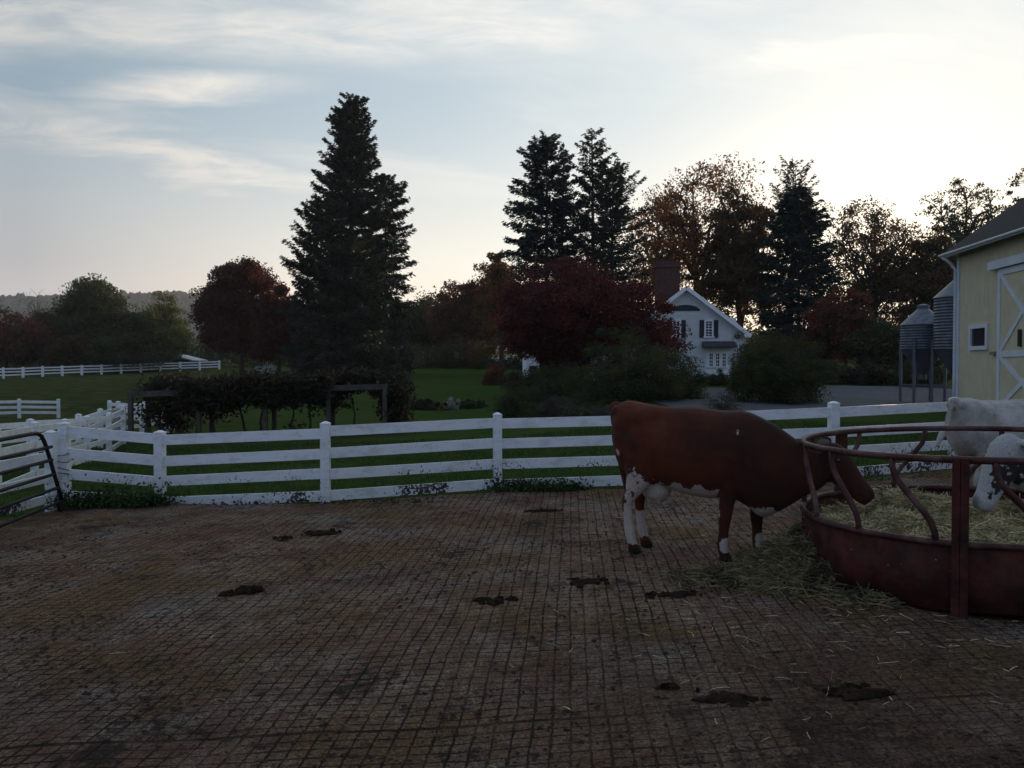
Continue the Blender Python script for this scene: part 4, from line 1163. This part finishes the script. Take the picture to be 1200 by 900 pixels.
def grass():
    rr = np.random.default_rng(41); n = 90000
    x = rr.uniform(-14, 12, n); y = 11.6 + rr.uniform(0, 1, n) ** 1.4 * 12
    ok = y > np.interp(x, BX, BY) + .02; ok |= x < -7; x, y = x[ok], y[ok]; n = len(x); z = ground(x, y) - .01
    h = rr.uniform(.05, .12, n); a = rr.uniform(0, 2 * pi, n); w = .006 + .0007 * (y - 11)
    lean = rr.normal(size=(n, 2)) * .04
    A = np.stack([x - np.cos(a) * w, y - np.sin(a) * w, z], 1); B = np.stack([x + np.cos(a) * w, y + np.sin(a) * w, z], 1); T = np.stack([x + lean[:, 0], y + lean[:, 1], z + h], 1)
    o = MB().add(np.stack([A, B, T], 1).reshape(-1, 3), t=np.arange(n * 3).reshape(-1, 3)).build('grass', mat('grass_blades', (.045, .088, .018), .8, .4, 1.5, (.085, .115, .034), .8, trans=.3, spec=.15))
    tag(o, 'short green grass behind the yard fence', 'grass', kind='stuff')


grass()


# ------------------------------------------------------------------ cattle
def smooth_path(P, k=4):
    P = np.asarray(P, float); n = len(P); t = np.arange(n); u = np.linspace(0, n - 1, (n - 1) * k + 1)
    Q = np.vstack([2 * P[0] - P[1], P, 2 * P[-1] - P[-2]]); out = []
    for v in u:
        i = min(int(v), n - 2); f = v - i; a, b, c, d = Q[i], Q[i + 1], Q[i + 2], Q[i + 3]
        out.append(.5 * ((2 * b) + (-a + c) * f + (2 * a - 5 * b + 4 * c - d) * f * f + (-a + 3 * b - 3 * c + d) * f ** 3))
    return np.array(out)


def leg_loft(m, P):
    """rows: s, w, z, half-length, half-width"""
    Q = smooth_path(P, 4); th = np.arange(14) * 2 * pi / 14; rings = []
    for s, w, z, a, b in Q:
        rings.append(np.stack([s + a * np.cos(th), w + b * np.sin(th), np.full(14, z)], 1))
    m.loft(rings)


def torso_loft(m, S):
    Q = smooth_path(S, 4); n = 24; th = np.arange(n) * 2 * pi / n; rings = []
    for s, zt, zb, hw in Q:
        c, hh = (zt + zb) / 2, (zt - zb) / 2; y = np.sin(th); z = np.cos(th)
        y = np.sign(y) * np.abs(y) ** .82; z = np.sign(z) * np.abs(z) ** .9
        wid = hw * (1 - .16 * np.clip(z, 0, 1) - .05 * np.clip(-z, 0, 1))
        rings.append(np.stack([np.full(n, s), wid * y, c + hh * z], 1))
    m.loft(rings)


def head_loft(m, H, tilt):
    """rows: s, w, z, half-depth, half-width; rings across the axis"""
    Q = smooth_path(H, 4); n = 18; th = np.arange(n) * 2 * pi / n; P = Q[:, :3]; T = np.gradient(P, axis=0); T /= np.linalg.norm(T, axis=1)[:, None]; rings = []
    for i, (s, w, z, hd, hw) in enumerate(Q):
        t = T[i]; sd = np.array(tilt, float); sd = sd - t * (sd @ t); sd /= np.linalg.norm(sd); up = np.cross(sd, t)
        if up @ np.array((.7, 0, .7)) < 0: up = -up
        rings.append(P[i] + np.outer(np.cos(th) * hd, up) + np.outer(np.sin(th) * hw, sd))
    m.loft(rings)


def make_body(mb, name, m, root, mark, vox=.014, zs=1.):
    o = mb.build(name, m, root)
    r = o.modifiers.new('r', 'REMESH'); r.mode = 'VOXEL'; r.voxel_size = vox; r.use_smooth_shade = True
    s = o.modifiers.new('s', 'SMOOTH'); s.factor = .5; s.iterations = 12
    dg = bpy.context.evaluated_depsgraph_get(); me = bpy.data.meshes.new_from_object(o.evaluated_get(dg)); o.modifiers.clear(); o.data = me; me.name = name
    if not me.materials: me.materials.append(m)
    V = np.zeros(len(me.vertices) * 3); me.vertices.foreach_get('co', V); V = V.reshape(-1, 3)
    s_, w_, z_ = V.T.copy(); g_ = lambda v, c, r: np.exp(-((v - c) / r) ** 2); sg = np.sign(w_); body = np.clip((z_ - .62 * zs) / .1, 0, 1) * (s_ < 1.75)
    inw = .034 * g_(s_, .50, .09) * g_(z_, 1.30 * zs, .10) + .020 * g_(s_, .20, .07) * g_(z_, 1.20 * zs, .12) + .018 * g_(s_, 1.08, .07) * g_(z_, 1.05 * zs, .22) + .016 * g_(s_, .47, .05) * g_(z_, .86 * zs, .12)
    inw += .006 * np.sin(s_ * 62 + z_ * 7) * g_(s_, .86, .18) * g_(z_, 1.02 * zs, .2)
    inw -= .030 * g_(s_, .30, .08) * g_(z_, 1.345 * zs, .075) + .014 * g_(s_, .33, .12) * g_(z_, .95 * zs, .14) + .012 * g_(s_, 1.28, .08) * g_(z_, 1.12 * zs, .2)
    V[:, 1] -= sg * 1.5 * inw * body * np.clip(np.abs(w_) / .06, 0, 1)
    V[:, 2] += (.010 * np.sin(s_ * 9 + 1) + .012 * g_(s_, 1.22, .1) - .014 * g_(s_, .62, .16)) * np.clip((z_ - 1.25 * zs) / .15, 0, 1) * (s_ < 1.7)
    V[:, 2] -= .02 * g_(np.abs(w_), .0, .05) * 0
    me.vertices.foreach_set('co', V.ravel()); me.update()
    V = np.zeros(len(me.vertices) * 3); me.vertices.foreach_get('co', V); V = V.reshape(-1, 3)
    for nm, val in mark(V).items():
        at_ = me.attributes.new(nm, 'FLOAT', 'POINT'); at_.data.foreach_set('value', np.asarray(val, float))
    return o


def cow_mat(name, coat, coat2, patch, dark, patch_noise=22., amp=.5):
    m = bpy.data.materials.new(name); m.use_nodes = True; g = NT(m.node_tree); bs = m.node_tree.nodes['Principled BSDF']
    co = g.n('ShaderNodeTexCoord').outputs['Object']
    at1 = g.n('ShaderNodeAttribute', attribute_name='patch').outputs['Fac']; at2 = g.n('ShaderNodeAttribute', attribute_name='dark_mask').outputs['Fac']
    sc = g.n('ShaderNodeMapping'); sc.inputs['Scale'].default_value = (1, 1, .35); g.L.new(co, sc.inputs[0])
    hair = g.noise(sc.outputs[0], 90, 4, .6)
    c = g.mix(g.ramp(g.noise(co, 3, 4, .6), .35, .65), coat, coat2)
    f = g.math('ADD', at1, g.math('MULTIPLY', g.math('SUBTRACT', g.noise(co, patch_noise, 4, .65), .5), amp * 3.2))
    f = g.math('ADD', f, g.math('MULTIPLY', g.math('SUBTRACT', g.noise(co, patch_noise * .4, 3, .6), .5), amp * 2.6))
    c = g.mix(g.ramp(f, .47, .53), c, patch)
    c = g.mix(g.ramp(hair, .3, .7, 0., .3), c, (.03, .02, .015))
    c = g.mix(at2, c, dark)
    g.put(bs.inputs['Base Color'], c); bs.inputs['Roughness'].default_value = .78; bs.inputs['Specular IOR Level'].default_value = .14
    bs.inputs['Sheen Weight'].default_value = .04
    b = g.n('ShaderNodeBump'); b.inputs['Strength'].default_value = .35; b.inputs['Distance'].default_value = .012
    g.L.new(g.math('ADD', hair, g.math('MULTIPLY', g.noise(co, 9, 3, .5), 1.2)), b.inputs['Height']); g.L.new(b.outputs[0], bs.inputs['Normal'])
    return m


EYE_M = mat('eye', (.01, .008, .008), .1, spec=.6)


def box_f(V, s0, s1, z0, z1, w0=-9, w1=9, soft=.06):
    s, w, z = V.T; f = lambda v, a, b: np.clip((v - a) / soft + .5, 0, 1) * np.clip((b - v) / soft + .5, 0, 1)
    return f(s, s0, s1) * f(z, z0, z1) * f(w, w0, w1)


def cow(label, loc, yaw, coat, mark, torso, legs, head, side, ears, tail, udder=None, extra=(), zs=1.):
    root = thing('cow', loc, label, 'cow', rz=yaw); m = MB()
    torso_loft(m, torso)
    for L in legs: leg_loft(m, L)
    head_loft(m, head, side)
    for c, r, rot in ears: m.ellipsoid(c, r, rot=rot)
    for t, rad in tail: m.tube(smooth_path(t, 3), np.interp(np.linspace(0, 1, (len(t) - 1) * 3 + 1), np.linspace(0, 1, len(rad)), rad), 8)
    if udder: m.ellipsoid(udder[0], udder[1])
    for c, r in extra: m.ellipsoid(c, r)
    make_body(m, 'body', coat, root, mark, zs=zs)
    return root


def rotm(ax, a):
    c, s = cos(a), sin(a)
    return np.array({'x': [[1, 0, 0], [0, c, -s], [0, s, c]], 'y': [[c, 0, s], [0, 1, 0], [-s, 0, c]], 'z': [[c, -s, 0], [s, c, 0], [0, 0, 1]]}[ax])


TORSO = [(0, 1.33, 1.02, .10), (.06, 1.42, .84, .19), (.15, 1.462, .74, .245), (.3, 1.452, .70, .275), (.45, 1.435, .66, .28), (.7, 1.422, .585, .325), (.95, 1.405, .555, .335),
         (1.15, 1.395, .57, .31), (1.3, 1.375, .50, .27), (1.42, 1.325, .41, .235), (1.55, 1.26, .46, .195), (1.68, 1.17, .545, .16), (1.8, 1.085, .63, .13), (1.92, 1.06, .70, .115), (2.0, 1.07, .78, .09)]
HIND_N = [(.27, -.13, 1.14, .20, .11), (.33, -.17, .88, .175, .10), (.29, -.18, .66, .115, .075), (.19, -.165, .49, .062, .05), (.195, -.16, .33, .049, .042), (.215, -.16, .17, .054, .048), (.24, -.16, .085, .05, .045), (.262, -.16, .03, .068, .056), (.262, -.16, 0, .070, .058)]
HIND_F = [(s + .03, -w * .95, z, a, b) for s, w, z, a, b in HIND_N]
FORE_N = [(1.27, -.17, 1.02, .17, .09), (1.19, -.19, .78, .115, .075), (1.145, -.175, .60, .078, .06), (1.115, -.16, .42, .066, .057), (1.105, -.155, .28, .049, .043), (1.095, -.15, .13, .054, .049), (1.11, -.15, .07, .05, .045), (1.125, -.15, .025, .064, .055), (1.125, -.15, 0, .066, .057)]
FORE_F = [(1.33, .15, 1.0, .16, .08), (1.35, .16, .74, .10, .07), (1.355, .15, .56, .072, .058), (1.355, .14, .40, .064, .057), (1.36, .14, .26, .049, .043), (1.37, .14, .12, .054, .049), (1.385, .14, .065, .05, .045), (1.40, .14, .025, .064, .055), (1.40, .14, 0, .066, .057)]
HEAD = [(1.93, 0, 1.04, .11, .095), (1.99, 0, .995, .15, .12), (2.07, 0, .91, .15, .122), (2.15, 0, .82, .12, .098), (2.235, 0, .73, .094, .078), (2.295, 0, .665, .088, .086), (2.335, 0, .62, .06, .06)]
EARS = [((1.965, -.20, 1.13), (.065, .15, .03), rotm('x', .15)), ((1.96, .19, 1.12), (.055, .13, .03), rotm('x', -.35))]
TAIL = [([(.04, .0, 1.40), (-.02, .01, 1.33), (-.01, .05, 1.1), (.03, .08, .85), (.08, .10, .66), (.10, .10, .50)], [.035, .03, .022, .018, .03, .035, .012])]
HOOKS = [((.05, s * .085, 1.36), (.06, .05, .05)) for s in (-1, 1)] + [((1.30, s * .14, .94), (.20, .125, .28)) for s in (-1, 1)] + [((.02, 0, 1.40), (.07, .05, .05))]


def red_mark(V):
    s, w, z = V.T
    top = .80 - .9 * np.clip(s - .36, 0, 1) ; p = .70 * box_f(V, .15, .52, .38, .9, -9, -.085, .14) * np.clip((top - z) / .2 + .5, 0, 1); p = np.maximum(p, .9 * box_f(V, .12, .34, .1, .5, -9, -.05, .10))                # outer near thigh and leg
    p = np.maximum(p, .95 * box_f(V, .1, .36, .09, .46, -9, 0, .07)); p = np.maximum(p, .95 * box_f(V, .1, .42, .10, .36, 0, 9, .07))
    back = np.clip((.155 + .02 - s) / .05, 0, 1) * box_f(V, 0, .3, .38, .62, -9, 9, .04); p = p - back
    p = np.maximum(p, .95 * box_f(V, .30, .60, .44, .66, -.16, .16, .05))   # udder
    belly = .575 + .03 * np.sin(s * 30); p = np.maximum(p, np.clip((belly + .15 - z) / .08, 0, 1) * box_f(V, .46, 1.06, .3, .8, -.6, .6, .1))
    p = np.maximum(p, np.clip((.56 - z) / .08, 0, 1) * box_f(V, 1.30, 1.56, .3, .64, -.22, .07, .06))
    p = np.maximum(p, .95 * box_f(V, 1.08, 1.25, .09, .22, -9, 0, .05)); p = np.maximum(p, .95 * box_f(V, 1.35, 1.5, .09, .24, 0, 9, .05))
    p = np.maximum(p, .8 * box_f(V, .07, .13, .93, 1.0, -9, 0, .05)); p = np.maximum(p, .5 * box_f(V, 1.2, 1.3, 1.17, 1.23, -9, 0, .05))
    h = np.clip((.075 - z) / .02, 0, 1); nose = np.clip((s - 2.3) / .03, 0, 1) * (z < .75)
    return {'patch': p, 'dark_mask': np.maximum(np.maximum(h, nose * .9), .62 * np.clip((s - .55) / .9, 0, 1) * (p < .3))}  # mask covers hooves, muzzle and a coat that darkens towards the head


red = cow_mat('red_coat', (.125, .027, .009), (.058, .0145, .006), (.52, .43, .36), (.022, .012, .009), 24, .42)
yaw = math.atan2(-.423, .906)
rc = cow('red-brown cow with white hind leg bending her head into the feeder', (1.02, 8.0, pad_z(1.7)), yaw, red, red_mark, TORSO, [HIND_N, HIND_F, FORE_N, FORE_F], HEAD, (0, 1, 0), EARS, TAIL, ((.43, 0, .60), (.15, .13, .12)), HOOKS + [((.37 + .1 * i, .06 * j, .50), (.016, .016, .045)) for i in (0, 1) for j in (-1, 1)])
for sgn in (-1, 1): MB().ellipsoid((2.075, sgn * .112, .975), (.022, .014, .022)).build('eye', EYE_M, rc, smooth=True)

# white cow behind the feeder, walking off to the right, tail swung out
wh = cow_mat('white_coat', (.56, .53, .48), (.36, .32, .27), (.10, .09, .085), (.03, .025, .02), 30, .3)


def white_mark(V):
    s, w, z = V.T
    return {'patch': .42 * box_f(V, .15, .5, .95, 1.5, .12, 9, .3) * 0 + .0 * s, 'dark_mask': np.clip((.075 - z) / .02, 0, 1)}


T2 = [(s, zt * .915, zb * .93, hw * .98) for s, zt, zb, hw in TORSO]
sc_ = lambda P: [(s, w, z * .92, a, b) for s, w, z, a, b in P]
TAIL2 = [([(.03, .0, 1.29), (-.05, -.01, 1.22), (-.09, -.02, 1.05), (-.19, -.03, .93), (-.27, -.04, .80)], [.035, .028, .024, .042, .02])]
HK2 = [((c[0], c[1], c[2] * .925), r) for c, r in HOOKS]
cow('white cow standing behind the feeder with her tail swung left', (4.92, 8.95, pad_z(5.3)), math.atan2(.28, .96), wh, white_mark, T2, [sc_(HIND_N), sc_(HIND_F), sc_(FORE_N), sc_(FORE_F)], sc_(HEAD), (0, 1, 0), [((1.96, -.19, 1.02), (.055, .13, .03), rotm('x', .35)), ((1.96, .19, 1.03), (.055, .13, .03), rotm('x', -.35))], TAIL2, ((.43, 0, .55), (.14, .12, .11)), HK2, zs=.92)


# speckled cow reaching into the feeder from the right
def speck_mark(V):
    s, w, z = V.T
    p = .20 + .0 * s + .26 * box_f(V, 1.9, 2.25, .55, .90, 0.03, 9, .1) + .1 * np.clip((s - 1.5) / .3, 0, 1)
    h = np.clip((.075 - z) / .02, 0, 1); nose = np.clip((s - 2.29) / .03, 0, 1) * (z < .75)
    return {'patch': p, 'dark_mask': np.maximum(h, nose * .9)}


sp = cow_mat('speckled_coat', (.50, .48, .45), (.42, .40, .37), (.035, .03, .03), (.02, .018, .018), 10, .38)
HEAD2 = [(1.93, 0, 1.0, .12, .10), (2.0, 0, .97, .16, .125), (2.065, 0, .86, .155, .128), (2.13, 0, .74, .125, .105), (2.19, 0, .62, .098, .082), (2.235, 0, .53, .09, .088), (2.26, 0, .475, .062, .062)]
fx, fy = 3.95, 6.74; ya = math.atan2(-.10, -.995)
sc2 = cow('white cow with black speckled face eating from the right side of the feeder', (fx + 2.25 * .995, fy + 2.25 * .10, pad_z(5.5)), ya, sp, speck_mark, T2, [sc_(HIND_N), sc_(HIND_F), sc_(FORE_N), sc_(FORE_F)], HEAD2, (0, 1, 0), [((1.96, -.19, 1.02), (.055, .13, .03), rotm('x', .35)), ((1.96, .19, 1.03), (.055, .13, .03), rotm('x', -.35))], [([(.03, .0, 1.29), (-.05, -.01, 1.2), (-.04, .0, .9), (.0, .02, .6)], [.03, .022, .018, .03, .012])], None, HK2, zs=.92)
for sgn in (-1, 1): MB().ellipsoid((2.075, sgn * .118, .90), (.022, .014, .022)).build('eye', EYE_M, sc2, smooth=True)

# ------------------------------------------------------------------ morning haze
hz = MB().box((0, 325, 36), (2300, 1270, 86)).build('haze', bpy.data.materials.new('haze'))
hz.location = (0, 0, 0)
hm = hz.data.materials[0]; hm.use_nodes = True; hg = NT(hm.node_tree); hm.node_tree.nodes.clear()
ho = hg.n('ShaderNodeOutputMaterial'); hv = hg.n('ShaderNodeVolumePrincipled')
hv.inputs['Color'].default_value = (.92, .95, 1, 1); hv.inputs['Density'].default_value = .00022; hv.inputs['Anisotropy'].default_value = .3
hg.L.new(hv.outputs[0], ho.inputs['Volume'])
HAZE = True
tag(hz, 'thin morning haze over the farm', kind='stuff')
